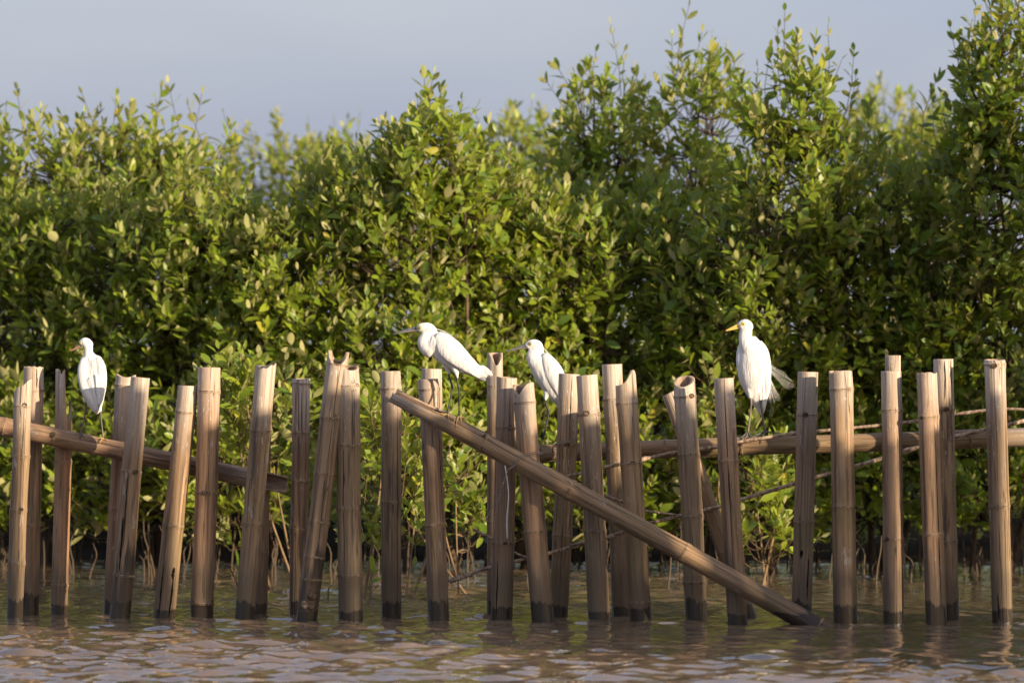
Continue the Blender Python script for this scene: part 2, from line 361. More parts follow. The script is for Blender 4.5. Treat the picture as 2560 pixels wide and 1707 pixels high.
def bamboo_thing(name, A, B, ra, rb, nodes_t, label, cat, group, top=None, topd=.02, bot=None, botd=.02, mat=BAM, ext=.35, knots=(), seed=0, cracks=(), wall=.011):
    """A = foot, B = head (world); nodes_t = metres from the foot along the culm; knots = [(metre, angle)]"""
    A, B = Vector(A), Vector(B); d = B-A; Lh = d.length
    q = d.to_track_quat('Z', 'Y')
    # turn so that local -y looks towards the camera
    yl = q @ Vector((0, -1, 0)); want = Vector((0, -1, 0)); dz = d.normalized(); want = (want-dz*want.dot(dz)).normalized()
    ang = math.atan2(yl.cross(want).dot(dz), yl.dot(want)); q = Quaternion(dz, ang) @ q
    root = bpy.data.objects.new(name, None); COL.objects.link(root); root.empty_display_size = .1
    root.location = A; root.rotation_mode = 'QUATERNION'; root.rotation_quaternion = q
    tag(root, label, cat, group)
    me, rad, ctr = culm(Lh, -ext, ra, rb, nodes_t, top, bot, (mat, CUT, INN), seed, wall=wall, topd=topd, botd=botd)
    obj('culm', me, root)
    for z in nodes_t:
        if -ext < z < Lh-.004:
            c = ctr(np.array(z)); o = obj('node_ring', ring_mesh(float(rad(z))), root, (float(c[0]), float(c[1]), z))
            o.rotation_euler = (random.uniform(-.03, .03), random.uniform(-.03, .03), random.uniform(0, 6))
    for z, a in knots:
        R = float(rad(z))+.0003; o = obj('knot', KNOTM, root, (R*math.cos(a), R*math.sin(a), z)); o.rotation_euler = (0, 0, a+math.pi/2)
        s = random.uniform(.8, 1.25); o.scale = (s, 1, s*random.uniform(.8, 1.1))
    for z0, z1, a, wd in cracks:
        n = 14; zz = np.linspace(z0, z1, n); rr = random.Random(int(z0*1e4)); hw = np.array([wd*math.sin(math.pi*i/(n-1))**.6*rr.uniform(.6, 1.2) for i in range(n)]); aa = a+np.cumsum([rr.gauss(0, .012) for _ in range(n)])
        v = []
        for i in range(n):
            R = float(rad(zz[i]))+.0009; c = ctr(np.array(zz[i]))
            v += [(c[0]+R*math.cos(aa[i]+s*hw[i]/R), c[1]+R*math.sin(aa[i]+s*hw[i]/R), zz[i]) for s in (-1, 1)]
        obj('crack', mesh_np('crack', v, [(2*i, 2*i+1, 2*i+3, 2*i+2) for i in range(n-1)], mats=(CRACK,)), root)  # dark strip laid on the skin to stand for shade inside the crack
    return root
F = 1.5*math.pi; GP = 'bamboo fence posts'
# top px, bottom px, widths px, node px heights, label, options
POSTS = [
 (59, 948, 36, 1545, 44, 40, (1016, 1141, 1275, 1407), 'slim bamboo post with obliquely cut pointed tip, overlapping a straight flat topped post', dict(top=jagged(slant(.062, 1.6*math.pi+.9, .8), .008, 1), topd=.075, knots=((1012, 5.0), (1272, 5.1)))),
 (84, 916, 74, 1535, 50, 44, (977, 1312), 'flat topped bamboo post standing just behind the slim post with the pointed tip', dict(mat='W', top=jagged(lambda t: .004, .006, 2))),
 (160, 923, 149, 1537, 43, 42, (1154, 1462), 'bamboo post broken to a tall sliver with jagged splinters beside the egret seen from behind', dict(mat='W', top=jagged(lambda t: 0 if math.cos(t-3.5) > .15 else .235-.085*math.exp(-((t-5.9)/.2)**2), .022, 3), topd=.30, knots=((1462, 5.4),))),
 (315, 936, 281, 1535, 50, 48, (965, 1273), 'bamboo post with shallow notched top behind the leaning post with blackened foot', dict(mat='W', top=mouth(.014, F), topd=.03)),
 (351, 944, 298, 1545, 48, 54, (1180, 1438), 'leaning bamboo post with black rotted foot next to the egret seen from behind', dict(mat='R', knots=((1178, 5.1),))),
 (470, 963, 410, 1541, 49, 56, (1031, 1314), 'leaning bamboo post dotted with borer holes and dark splits above the water', dict(mat='H', top=slant(.006, 0))),
 (523, 919, 507, 1542, 55, 55, (979, 1232, 1508), 'straight thick bamboo post touching the leaning post dotted with borer holes', dict(mat='W', knots=((1230, 4.7),))),
 (666, 906, 612, 1547, 51, 51, (1077, 1310), 'leaning bamboo post with slanted top, in front of the broken end of the sloping pole', dict(mat='G', top=jagged(slant(.045, 0., .8), .006, 5), topd=.06)),
 (661, 914, 645, 1537, 47, 48, (1382, 1070), 'bamboo post half hidden behind the leaning one at the broken end of the sloping pole', dict(mat='W')),
 (753, 946, 746, 1537, 43, 43, (960, 1082, 1203, 1324), 'slender bamboo post with rounded top, behind the strongly leaning fish-mouth post', dict(mat='W', top=slant(.004, 1))),
 (847, 878, 767, 1551, 53, 52, (912, 1045, 1184, 1305, 1392, 1448), 'strongly leaning bamboo post with fish-mouth top and lumpy black foot', dict(mat='R', top=lambda t: .055*abs(math.sin(t))**1.5*(1.2 if math.sin(t) < 0 else .8), topd=.075)),
 (868, 914, 876, 1550, 59, 62, (965, 1113, 1271, 1438), 'thickest bamboo post with scooped top, touching the strongly leaning fish-mouth post', dict(top=jagged(lambda t: .022*max(0, -math.sin(t-.5))**1.2, .003, 8), topd=.04, knots=((963, 5.6), (1268, 5.9)))),
 (976, 928, 978, 1537, 50, 50, (973, 1255), 'flat topped bamboo post behind the open upper end of the diagonal pole', dict()),
 (1070, 948, 1098, 1551, 50, 49, (974, 1312), 'split bamboo post under the diagonal pole, shorter of the pair below the stooping egret', dict(mat='W')),
 (1079, 921, 1094, 1535, 52, 48, (1141,), 'pale topped bamboo post behind the split one, taller of the pair below the stooping egret', dict(mat='G', top=slant(.005, 3.1))),
 (1237, 882, 1238, 1537, 40, 44, (964, 1303), "tall thin bamboo post with oval hole in its tip, touching the stooping egret's tail", dict(top=jagged(lambda t: .055*max(0, math.cos(t-F-.25))**3, .007, 9), topd=.08)),
 (1267, 942, 1253, 1547, 52, 57, (1070, 1358), 'bamboo post with dark crack at its foot behind the dangling wire ends', dict(mat='W', top=slant(.006, 2.4), knots=((1356, 4.9),))),
 (1308, 958, 1358, 1553, 54, 57, (1007, 1185, 1329), 'bamboo post with notched top wired to the diagonal pole', dict(mat='W', top=lambda t: .052*math.exp(-((t-4.1)/.65)**2)+.01*max(0, math.sin(t)), topd=.075)),
 (1423, 935, 1396, 1540, 53, 44, (1111, 1341), 'pale weathered bamboo post bound by wire loops to the horizontal pole', dict(mat='G', knots=((1110, 4.8),))),
 (1467, 937, 1498, 1552, 54, 56, (1036, 1329), 'silvery bamboo post with knot hole, crowding the post bound by wire loops', dict(mat='G', knots=((1033, 4.5),), top=slant(.004, 0))),
 (1530, 911, 1553, 1538, 51, 46, (998, 1300), 'tall flat topped bamboo post behind the post with hooked tip', dict(mat='G', knots=((996, 5.1),))),
 (1563, 926, 1604, 1548, 53, 55, (1009, 1159, 1506), 'bamboo post with hooked tip rising on one side', dict(top=lambda t: .068*(1-math.exp(-(min(abs(t-5.6), 6.283-abs(t-5.6))/.8)**2)), topd=.085, knots=((1156, 4.8),))),
 (1710, 940, 1743, 1547, 53, 54, (992, 1137, 1290, 1455), 'bamboo post with round open mouth cut in its tip', dict(top=lambda t: .050*max(0, math.cos(t-F+.25)*.5+.5)**1.3, topd=.065, knots=((990, 5.3), (1288, 5.5)))),
 (1673, 980, 1870, 1542, 40, 42, (1060, 1210, 1380), 'thin bamboo post leaning sharply behind the post with the round mouth', dict(mat='HW', top=slant(.01, 0))),
 (1809, 946, 1845, 1558, 50, 50, (1152, 1436), 'plain flat topped bamboo post beside the yellow-billed egret', dict(mat='W')),
 (2020, 930, 2004, 1548, 51, 50, (1038, 1305), "cracked bamboo post next to the yellow-billed egret's trailing plumes", dict(mat='H', knots=((1036, 4.5),))),
 (2101, 927, 2113, 1556, 58, 60, (973, 1266), 'wide bamboo post with chipped top standing by the sunken end of the diagonal pole', dict(mat='H', top=jagged(lambda t: .010 if 3.2 < t < 4.0 else 0, .004, 11), topd=.03, knots=((1266, 5.9),))),
 (2228, 928, 2233, 1559, 52, 52, (1026, 1348), 'bamboo post with a thinner pole showing above its flat top', dict(mat='W', knots=((1346, 4.1),))),
 (2232, 889, 2236, 1540, 39, 40, (1100,), "thin bamboo pole rising behind another post's flat top", dict(mat='G')),
 (2317, 931, 2341, 1563, 51, 53, (1043, 1336), 'bamboo post sunlit down its whole side, in front of a taller post with cracked top', dict(mat='W', top=jagged(lambda t: .003, .005, 12), knots=((1043, 4.0),))),
 (2358, 898, 2375, 1555, 50, 47, (1024, 1353), 'tall bamboo post with cracked top behind the post sunlit down its side', dict(mat='G', knots=((1022, 4.8),))),
 (2486, 898, 2506, 1559, 52, 51, (912, 1266), 'bamboo post ending in a pale node cap, standing apart beyond the tall cracked post', dict(mat='G', top=slant(.006, 2), knots=((914, 4.6),))),
]
FRONT = {i: .6 for i in (0, 4, 5, 6, 7, 10, 11, 13, 16, 17, 19, 21, 22, 24, 25, 26, 27, 29, 31)}; FRONT[12] = .6; FRONT[30] = -.6     # posts of the front line
CRACKS = {5: ((1538, 1405, 4.25, .004), (1540, 1415, 5.25, .005), (1445, 1415, 5.2, .010)), 1: ((1530, 1380, 4.1, .004), (975, 920, 5.1, .003)), 16: ((1545, 1400, 4.25, .004),), 25: ((1500, 1375, 5.2, .004), (1395, 1372, 4.5, .007)),
          13: ((1310, 955, 5.55, .003),), 30: ((1000, 900, 4.7, .003), (980, 900, 5.5, .003)), 24: ((1500, 960, 4.6, .002),), 11: ((1420, 1000, 4.3, .0018),), 12: ((1535, 935, 5.4, .002),), 3: ((1400, 1250, 5.0, .002),), 4: ((1430, 1290, 4.3, .007), (1380, 1180, 4.5, .003)), 31: ((1550, 1480, 4.3, .004),), 29: ((1540, 1060, 5.2, .002),), 18: ((1110, 940, 4.9, .002),), 9: ((1100, 980, 4.9, .0018),)}
MATS = {'': BAM, 'W': BAMW, 'H': BAMH, 'R': BAMR, 'G': BAMG, 'HW': BAMH}
for i, (tx, ty, bx, by, wt, wb, nds, label, op) in enumerate(POSTS):
    y = ybase(by)
    if i in FRONT: ln = .28-.125*bx/1000; y = ln+(y-ln)*FRONT[i]
    by0 = by; by = 853.5+FPX*CAMH/(y-CAMY)
    A = W(bx, by, y); B = W(tx, ty, y); k = K(y)
    Lh = (B-A).length; f = lambda py: Lh*(by-py)/(by-ty)
    bamboo_thing('bamboo_post', A, B, wb*k/2, wt*k/2, [f(p) for p in nds], label, 'post', GP, top=op.get('top'), topd=op.get('topd', .02),
                 mat=MATS[op.get('mat', '')], knots=[(f(p), a) for p, a in op.get('knots', ())], seed=i, wall={22: .021, 10: .018, 11: .016, 17: .017, 15: .015, 21: .016}.get(i, .011), cracks=[(f(p), f(q_), a, w_) for p, q_, a, w_ in CRACKS.get(i, ())])
ro = random.Random(21)
for i in range(8):
    x = 2.50+i*.19+ro.uniform(-.04, .04); y = -.13-.12*(x-2.3)+ro.uniform(-.1, .2); h = ro.uniform(1.07, 1.19)
    bamboo_thing('bamboo_post', (x, y, 0), (x+ro.gauss(0, .03), y+ro.gauss(0, .015), h), ro.uniform(.043, .053), ro.uniform(.042, .051), [.3, .62, .97], 'bamboo post of the fence continuing beyond the post with the pale node cap', 'post', GP, seed=60+i)
# taller fence added out of view, heights set to shade the posts' lower parts
for i in range(47):
    x = 3.35+i*.118+ro.uniform(-.018, .018); y = -5.0-.05*(x-3.3)+ro.uniform(-.07, .07); h = ro.choice((2.46, 2.52, 2.58, 2.64, 2.42))+ro.uniform(-.03, .03)-.13*(7.3 < x < 8.2)
    bamboo_thing('bamboo_post', (x, y, 0), (x+ro.gauss(0, .025), y, h), ro.uniform(.046, .056), ro.uniform(.044, .052), [.35, .8, 1.3, 1.75, 2.2], 'tall bamboo post of an unseen fence added on the sunny side for shade', 'post', 'posts of the added shade fence', seed=160+i)
fm = [o for o in COL.objects if o.get('label', '').startswith('strongly leaning')][0]
for (dx, dz, s, mt) in ((.012, .12, .024, KNOT), (-.016, .075, .02, RING), (.014, .07, .018, KNOT)):
    t = np.linspace(0, math.pi, 9); P = np.stack([np.full(9, dx), -.040-.010*np.cos(t)*-1, dz+s*np.cos(t)], -1)
    obj('burl', MB().add(loft(P, s*np.maximum(np.sin(t), .02)*(1+.15*np.sin(t*7)), s*.7*np.maximum(np.sin(t), .02), 12)).mesh('burl', mt), fm)
# the three long poles
A, B = W(-60, 1053, .56), W(717, 1212, .54); Lp = (B-A).length
bamboo_thing('sloping_pole', A, B, .0425, .0435, [Lp*x for x in (.09, .25, .475, .9)], 'sloping bamboo pole with a broken open end, the egret seen from behind standing on it', 'pole', None,
             top=jagged(lambda t: .095+.02*math.cos(t-F) if math.cos(t-F) > -.35 else 0, .010, 4), topd=.14, wall=.009, mat=POLEW, ext=.05, seed=80, knots=((Lp*.25, 4.4),))
def diag(px): return W(px, 983+(px-985)*.5513, .03-(px-985)*.30/1100)
A, B = diag(2098), diag(985); Lp = (B-A).length
bamboo_thing('diagonal_pole', A, B, .0465, .044, [Lp*x for x in (.045, .345, .602, .795)], 'long diagonal bamboo pole with a split open upper end, its foot sunk in the water', 'pole', None,
             top=jagged(lambda t: .30*max(0, math.cos(t+.35)-.35)**.3 if math.cos(t+.35) > .35 else 0, .006, 6), topd=.40, bot=jagged(slant(.05, F), .01, 2), botd=.07, mat=POLEH, ext=.0, seed=81, knots=((Lp*.80, 5.4), (Lp*.03, 5.2)))
A, B = W(1338, 1133, .80), W(2640, 1090, .46)
bamboo_thing('horizontal_pole', A, B, .0415, .044, [.03, .62, .98, 1.42, 2.05], 'long horizontal bamboo pole that the yellow-billed egret stands on', 'pole', None, mat=POLE, ext=.0, seed=82, knots=((.98, 4.5),))
# thin sticks
def stick(name, pts, r, label, mat=TWIG, cat='stick', knob=()):
    P = np.array([W(*p) for p in pts]); c = P[0].copy(); Q = catmull(P-c, max(12, len(P)*7)); n = len(Q)
    rr = np.full(n, r*1.2)*np.linspace(1.1, .85, n)*(1+.06*np.sin(np.arange(n)*2.1))
    for f in knob: rr[int(f*(n-1))] *= 1.45
    mb = MB().add(loft(Q, rr, rr, 8)); return tag(obj(name, mb.mesh(name, mat), None, c), label, cat)
stick('bamboo_stick', [(1412, 1193, .43), (1508, 1169, .49), (1600, 1149, .535), (1692, 1130, .57), (1792, 1116, .59), (1845, 1105, .60), (1985, 1083, .585), (2060, 1076, .57), (2270, 1055, .5), (2450, 1027, .42), (2520, 1022, .38), (2590, 1026, .34)], .0068, 'thin stick resting along the horizontal pole under the yellow-billed egret', knob=(.2, .55, .8))
stick('bamboo_stick', [(2600, 1040, .42), (2520, 1062, .40), (2480, 1070, .40), (2392, 1090, .40), (2298, 1117, .38), (2130, 1168, .38), (2035, 1194, .38), (1855, 1248, .38), (1801, 1265, .38), (1704, 1287, .38), (1619, 1310, .38), (1554, 1330, .38), (1500, 1347, .38), (1373, 1382, .39), (1282, 1404, .4), (1200, 1426, .41), (1115, 1451, .42)], .0075, 'long thin stick slanting across the fence below the horizontal pole', knob=(.1, .27, .45, .62, .78, .92))
stick('twig', [(1500, 1232, .37), (1550, 1252, .36), (1610, 1275, .365), (1690, 1286, .37)], .0048, 'short twig meeting the long slanting stick behind the hooked post')
stick('twig', [(1182, 1322, .40), (1232, 1347, .40), (1285, 1380, .40), (1320, 1394, .39)], .0052, 'short dark twig crossing behind the post with dangling wire ends')
stick('twig', [(1425, 1364, .37), (1470, 1352, .37), (1540, 1340, .37)], .0058, 'pale cut twig end lying against the long slanting stick')
stick('twig', [(1124, 1455, .41), (1165, 1440, .41), (1180, 1436, .40)], .0062, 'pale broken stub tied to the low end of the long slanting stick')
# wire ties
def wire(name, strands, r, label, mat=WIRE, cat='wire'):
    mb = MB(); c = np.array(W(*strands[0][0]))
    for s in strands:
        Q = catmull(np.array([W(*p) for p in s])-c, len(s)*8); rr = np.full(len(Q), r); mb.add(loft(Q, rr, rr, 6))
    return tag(obj(name, mb.mesh(name, mat), None, c), label, cat)
def ring_(dx, dy): return [(1284+dx, 1166+dy, -0.113), (1292+dx, 1148+dy, -0.117), (1306+dx, 1137+dy, -0.105), (1328+dx, 1131+dy, -0.055), (1350+dx, 1130+dy, -.045), (1358, 1134+dy, .03), (1345, 1140+dy, .09), (1318, 1146+dy, .09), (1300, 1158+dy, .02), (1288+dx, 1170+dy, -.08), (1284+dx, 1166+dy, -0.113)]
tw = [(1288-i*1.5, 1163+i*.9+2.2*math.sin(i*2.2), -0.117-.002*math.cos(i*2.2)) for i in range(13)]; tw2 = [(1288-i*1.5, 1163+i*.9-2.2*math.sin(i*2.2), -0.117+.002*math.cos(i*2.2)) for i in range(13)]
wire('wire_tie', [ring_(0, 0), ring_(2, 4), tw, tw2, [(1270, 1174, -0.117), (1258, 1205, -0.115), (1242, 1245, -0.105), (1212, 1305, -0.100)], [(1270, 1174, -0.117), (1256, 1215, -0.115), (1240, 1275, -0.110), (1233, 1349, -0.105)]], .0019, 'twisted wire tie with two long dangling ends on the diagonal pole', cat='wire tie')
wire('plastic_strip', [[(1262, 1163, -0.113), (1266, 1185, -0.115), (1271, 1230, -0.105), (1270, 1262, -0.103), (1267, 1300, -0.103), (1268, 1345, -0.101)]], .003, 'pale plastic strip hanging from the wire tie on the diagonal pole', PLAST, 'strip')
def ring2(dy): return [(1381, 1126+dy, .49), (1384, 1113+dy, .45), (1402, 1103+dy, .435), (1425, 1097+dy, .44), (1446, 1094+dy, .47), (1452, 1100+dy, .62), (1440, 1112+dy, .80), (1420, 1118+dy, .86), (1395, 1124+dy, .80), (1383, 1128+dy, .62), (1381, 1126+dy, .49)]
wire('wire_tie', [ring2(0), ring2(5)], .002, 'double wire loop binding the pale post to the horizontal pole', cat='wire tie')

# ------------------------------------------------------------------ egrets
class Bird:
    """builds an egret from outline stations (cx, cy in a picture crop: place = off + c*scale; dy = depth in the same unit)"""
    def __init__(s, off, scale, y, foot, label):
        s.o, s.s, s.y = off, scale, y; s.u = scale*K(y)
        s.base = s.P(*foot, 0); s.root = bpy.data.objects.new('egret', None); COL.objects.link(s.root); s.root.location = s.base; s.root.empty_display_size = .1
        tag(s.root, label, 'egret', 'white egrets perched on the fence poles')
    def P(s, cx, cy, dy=0):
        return W(s.o[0]+cx*s.s, s.o[1]+cy*s.s, s.y+dy*s.s*K(s.y))
    def L(s, pts): return np.array([s.P(p[0], p[1], p[2] if len(p) > 2 else 0)-s.base for p in pts])
    def station(s, st, n=22):
        a = np.array([(q[0], q[1], q[2], q[3], q[4]) for q in st], float); c = catmull(a, n); c[:, 3:] = np.maximum(c[:, 3:], 1)
        return s.L(c[:, :3]), c[:, 3]*s.u, c[:, 4]*s.u
    def body(s, lofts, voxel=.0034, smooth=7):
        mb = MB()
        for st in lofts:
            P, a, b = s.station(st, 26); f = np.sin(np.clip(np.linspace(0, 1, 26)*9, 0, 1)*np.pi/2)**.7; g = f*f[::-1]; mb.add(loft(P, a*g, b*g, 22))
        o = obj('body', mb.mesh('body', FEATH), s.root)
        m = o.modifiers.new('r', 'REMESH'); m.mode = 'VOXEL'; m.voxel_size = voxel; m.use_smooth_shade = True
        k = o.modifiers.new('s', 'SMOOTH'); k.factor = .5; k.iterations = smooth
        dg = bpy.context.evaluated_depsgraph_get(); me = bpy.data.meshes.new_from_object(o.evaluated_get(dg)); o.modifiers.clear(); o.data = me
        me.name = 'body'; me.materials.clear(); me.materials.append(FEATH); me.polygons.foreach_set('use_smooth', np.full(len(me.polygons), True))
        return o
    def part(s, name, st, mat=None, parent=None, n=20, seg=14, ripple=0.):
        P, a, b = s.station(st, n); mb = MB(); v, q, t = loft(P, a, b, seg)
        if ripple:
            c = P.mean(0)
            for i in range(n):
                ph = np.arange(seg); v[i*seg:(i+1)*seg] += ((np.sin(ph*2.6+i*.25)*ripple*s.u)[:, None]*(v[i*seg:(i+1)*seg]-P[i])/(np.linalg.norm(v[i*seg:(i+1)*seg]-P[i], axis=1)[:, None]+1e-6))
        mb.add((v, q, t)); return obj(name, mb.mesh(name, mat or FEATH), parent or s.root)
    def feathers(s, wing, roots, tips, w, th, n):
        for i in range(n):
            f = i/(n-1); a = np.array(roots[0])*(1-f)+np.array(roots[1])*f; b = np.array(tips[0])*(1-f)+np.array(tips[1])*f
            m = (a+b)/2+np.array([0, 0, -4])
            st = [(*a, w*.55, th*.6), (*(a*.6+m*.4), w*.95, th), (*m, w, th), (*(b*.7+m*.3), w*.85, th*.8), (*b, w*.2, th*.3)]
            s.part('feather', st, FEATH, wing, 9, 8)
    def eye(s, c, r, lore, lorepts=None):
        e = s.P(*c)-s.base; R = r*s.u
        def ball(name, cc, rad, mat, par, sq=1.):
            P = np.array([cc+Vector((0, -rad*sq*math.cos(t), 0)) for t in np.linspace(0, math.pi, 9)]); rr = np.array([max(1e-5, rad*math.sin(t)) for t in np.linspace(0, math.pi, 9)])
            return obj(name, MB().add(loft(P, rr, rr, 14, ref=(0, 0, 1))).mesh(name, mat), par)
        if lore is not None: ball('eye_ring', Vector(e), R*2.0, lore, s.root, .55)
        o = ball('eye', Vector(e)+Vector((0, -R*.62, 0)), R, EYE, s.root, .6); ball('pupil', Vector(e)+Vector((0, -R*1.02, 0)), R*.62, PUP, o, .5)
    def leg(s, pts, rs, mat, toes, toemat, claw=None):
        P = s.L(pts); n = len(pts)*7; Q = catmull(P, n); rr = np.interp(np.linspace(0, 1, n), np.linspace(0, 1, len(rs)), np.array(rs)*s.u)
        o = obj('leg', MB().add(loft(Q, rr, rr, 10)).mesh('leg', mat), s.root)
        for tp in toes:
            Q = catmull(s.L(tp), 14); rr = np.linspace(rs[-1]*.85, rs[-1]*.22, 14)*s.u*(1+.13*np.sin(np.arange(14)*1.7))
            obj('toe', MB().add(loft(Q, rr, rr, 8)).mesh('toe', toemat), o)
    def strands(s, name, curves, r, parent=None):
        mb = MB()
        for c in curves:
            Q = catmull(s.L(c), 16); rr = np.linspace(r, r*.35, 16)*s.u; mb.add(loft(Q, rr, rr, 5))
        return obj(name, mb.mesh(name, FEATH), parent or s.root)
R_ = random.Random(5)

# --- egret seen from behind on the sloping pole
b = Bird((150, 820), .1913, .545, (400, 1400), 'white egret seen from behind with head turned, standing on the sloping pole')
b.body([[(262, 228, 62, 28, 28), (290, 203, 60, 58, 50), (335, 193, 58, 70, 62), (385, 215, 55, 52, 52), (395, 250, 52, 30, 30)],
        [(345, 195, 58, 60, 58), (368, 255, 55, 62, 58), (370, 320, 52, 62, 60), (382, 380, 45, 95, 78), (392, 440, 40, 100, 80)],
        [(388, 325, 50, 62, 55), (392, 385, 45, 130, 92), (408, 460, 35, 160, 116), (420, 560, 20, 178, 130), (425, 680, 0, 182, 135), (435, 800, -15, 166, 125), (450, 900, -28, 138, 105), (466, 1000, -38, 97, 80), (480, 1080, -45, 55, 48), (482, 1135, -50, 20, 18)],
        [(335, 860, 20, 45, 45), (332, 930, 20, 22, 22), (334, 985, 20, 12, 12)], [(520, 960, 10, 40, 40), (527, 1060, 10, 20, 20), (530, 1110, 10, 11, 11)]])
w1 = b.part('wing', [(325, 400, -35, 40, 30), (300, 500, -70, 62, 38), (305, 640, -95, 72, 40), (350, 800, -105, 75, 36), (415, 930, -105, 60, 30), (462, 1040, -98, 36, 20), (485, 1110, -90, 12, 8)], ripple=2.5)
w2 = b.part('wing', [(490, 390, -35, 40, 30), (530, 500, -70, 62, 38), (545, 640, -95, 66, 40), (540, 780, -110, 62, 38), (525, 890, -115, 52, 30), (508, 985, -108, 34, 20), (498, 1040, -100, 12, 8)], ripple=2.5)
b.feathers(w1, [(335, 690, -128), (395, 640, -150)], [(468, 1085, -112), (492, 1060, -128)], 19, 7, 5)
b.feathers(w2, [(545, 640, -130), (470, 600, -150)], [(512, 1010, -130), (500, 1010, -140)], 19, 7, 5)
b.strands('mantle_plume', [[(360+i*9, 430+R_.uniform(-40, 60), -100+abs(i-8)*5), (370+i*8+R_.uniform(-8, 8), 600, -134+abs(i-8)*3), (395+i*6+R_.uniform(-10, 10), 780+R_.uniform(-60, 60), -142)] for i in range(16)], 2.2)
b.part('upper_mandible', [(262, 222, 62, 24, 20), (225, 245, 66, 16, 13), (170, 279, 72, 9, 8), (129, 303, 76, 2, 2)], BILLR); b.part('lower_mandible', [(266, 245, 62, 18, 17), (225, 262, 66, 11, 11), (175, 288, 71, 6, 6), (131, 306, 76, 2, 2)], BILLR)
b.eye((268, 193, 18), 11, LORE)
b.leg([(331, 930, 20), (335, 1000, 15), (340, 1078, 8), (305, 1230, 10), (265, 1385, 0)], [13, 13, 15, 13, 10, 10, 12], LEGT, [[(262, 1380, 0), (230, 1385, -30), (190, 1378, -50)], [(262, 1382, 0), (268, 1410, -112), (262, 1490, -122)], [(262, 1382, 0), (285, 1392, -60), (315, 1412, -80)], [(262, 1382, 0), (265, 1375, 50), (270, 1390, 90)]], TOED)
b.leg([(528, 1070, 10), (532, 1130, 8), (545, 1260, 4), (566, 1440, 0)], [12, 13, 12, 10, 10, 12], LEGT, [[(566, 1440, 0), (530, 1435, -40), (480, 1440, -50)], [(566, 1440, 0), (545, 1450, -90), (520, 1510, -118)], [(566, 1440, 0), (595, 1458, -50), (630, 1478, -70)], [(566, 1440, 0), (568, 1432, 50), (572, 1450, 90)]], TOEY)

# --- stooping egret on the diagonal pole
b = Bird((970, 790), .1849, -.008, (880, 1330), 'white egret stooping forward with black legs and dark bill, standing on the diagonal pole')
b.body([[(378, 182, 0, 26, 24), (425, 165, 0, 56, 48), (490, 153, 0, 66, 56), (560, 163, 0, 66, 58), (610, 195, 0, 52, 50), (635, 235, 0, 35, 35)],
        [(540, 170, 0, 60, 54), (578, 225, 0, 72, 58), (535, 295, -8, 105, 70), (492, 352, -10, 96, 80), (540, 430, -5, 112, 98), (640, 480, 0, 125, 118)],
        [(462, 345, -5, 66, 66), (560, 395, 0, 140, 106), (690, 388, 0, 182, 140), (830, 492, 0, 192, 150), (950, 585, 0, 166, 140), (1080, 672, 0, 124, 110), (1200, 748, 0, 84, 72), (1290, 805, 0, 52, 42), (1345, 835, 0, 22, 18)],
        [(800, 600, 45, 74, 60), (803, 690, 45, 50, 46), (822, 762, 45, 22, 22), (828, 800, 45, 12, 12)], [(900, 620, -45, 84, 60), (915, 720, -50, 55, 48), (934, 810, -50, 21, 21), (940, 850, -50, 12, 12)],
        [(1230, 690, 0, 55, 34), (1320, 745, 0, 52, 28), (1390, 790, 0, 30, 16), (1420, 812, 0, 10, 8)]])
for sg in (-1, 1):
    w = b.part('wing', [(650, 260, sg*70, 55, 30), (720, 345, sg*112, 112, 40), (830, 455, sg*136, 142, 42), (960, 565, sg*134, 128, 40), (1090, 670, sg*112, 98, 34), (1200, 765, sg*82, 66, 26), (1290, 850, sg*58, 30, 16), (1318, 882, sg*50, 10, 8)], ripple=3)
    b.feathers(w, [(760, 500, sg*160), (900, 470, sg*172)], [(1225, 835, sg*96), (1330, 840, sg*80)], 20, 7, 7)
b.strands('tail_plume', [[(1230+R_.uniform(-30, 30), 660+R_.uniform(0, 60), R_.uniform(-40, 20)), (1320, 735+R_.uniform(-30, 50), R_.uniform(-40, 20)), (1385+R_.uniform(-15, 30), 770+R_.uniform(-30, 70), R_.uniform(-30, 20))] for i in range(26)], 3.2)
b.strands('nape_plume', [[(605, 152, -12), (680, 180, -20), (780, 215, -40), (880, 268, -60)], [(608, 160, 4), (690, 187, -5), (790, 228, -25), (860, 268, -45)]], 4.5)
b.part('upper_mandible', [(400, 168, 0, 27, 22), (350, 165, 0, 20, 17), (230, 196, 0, 13, 11), (130, 226, 0, 7, 7), (68, 244, 0, 2, 2)], BILLD); b.part('lower_mandible', [(410, 193, 0, 20, 18), (350, 194, 0, 15, 13), (230, 215, 0, 9, 9), (140, 232, 0, 5, 5), (75, 245, 0, 2, 2)], BILLP)
b.eye((428, 155, -42), 16, LORE); b.eye((428, 155, 44), 13, None)
b.leg([(815, 760, 45), (828, 830, 48), (866, 955, 30), (838, 1140, -20), (800, 1322, -75)], [12, 12, 12, 16, 12, 11, 11, 15], LEGD, [[(800, 1325, -75), (740, 1345, -115), (670, 1370, -140)], [(800, 1325, -75), (700, 1315, -100), (595, 1272, -105)], [(800, 1325, -75), (812, 1350, -110), (815, 1395, -138)], [(800, 1325, -75), (825, 1335, -60), (850, 1362, -80)]], TOEY)
b.leg([(930, 820, -50), (938, 900, -50), (962, 995, -45), (962, 1170, -35), (964, 1350, -25)], [12, 12, 12, 17, 12, 11, 11, 16], LEGD, [[(962, 1355, -25), (935, 1400, -125), (915, 1515, -150)], [(962, 1355, -25), (905, 1405, -110), (872, 1465, -130)], [(962, 1355, -25), (985, 1390, -95), (985, 1445, -120)], [(962, 1355, -25), (1040, 1385, -20), (1120, 1440, -10)]], TOEY)

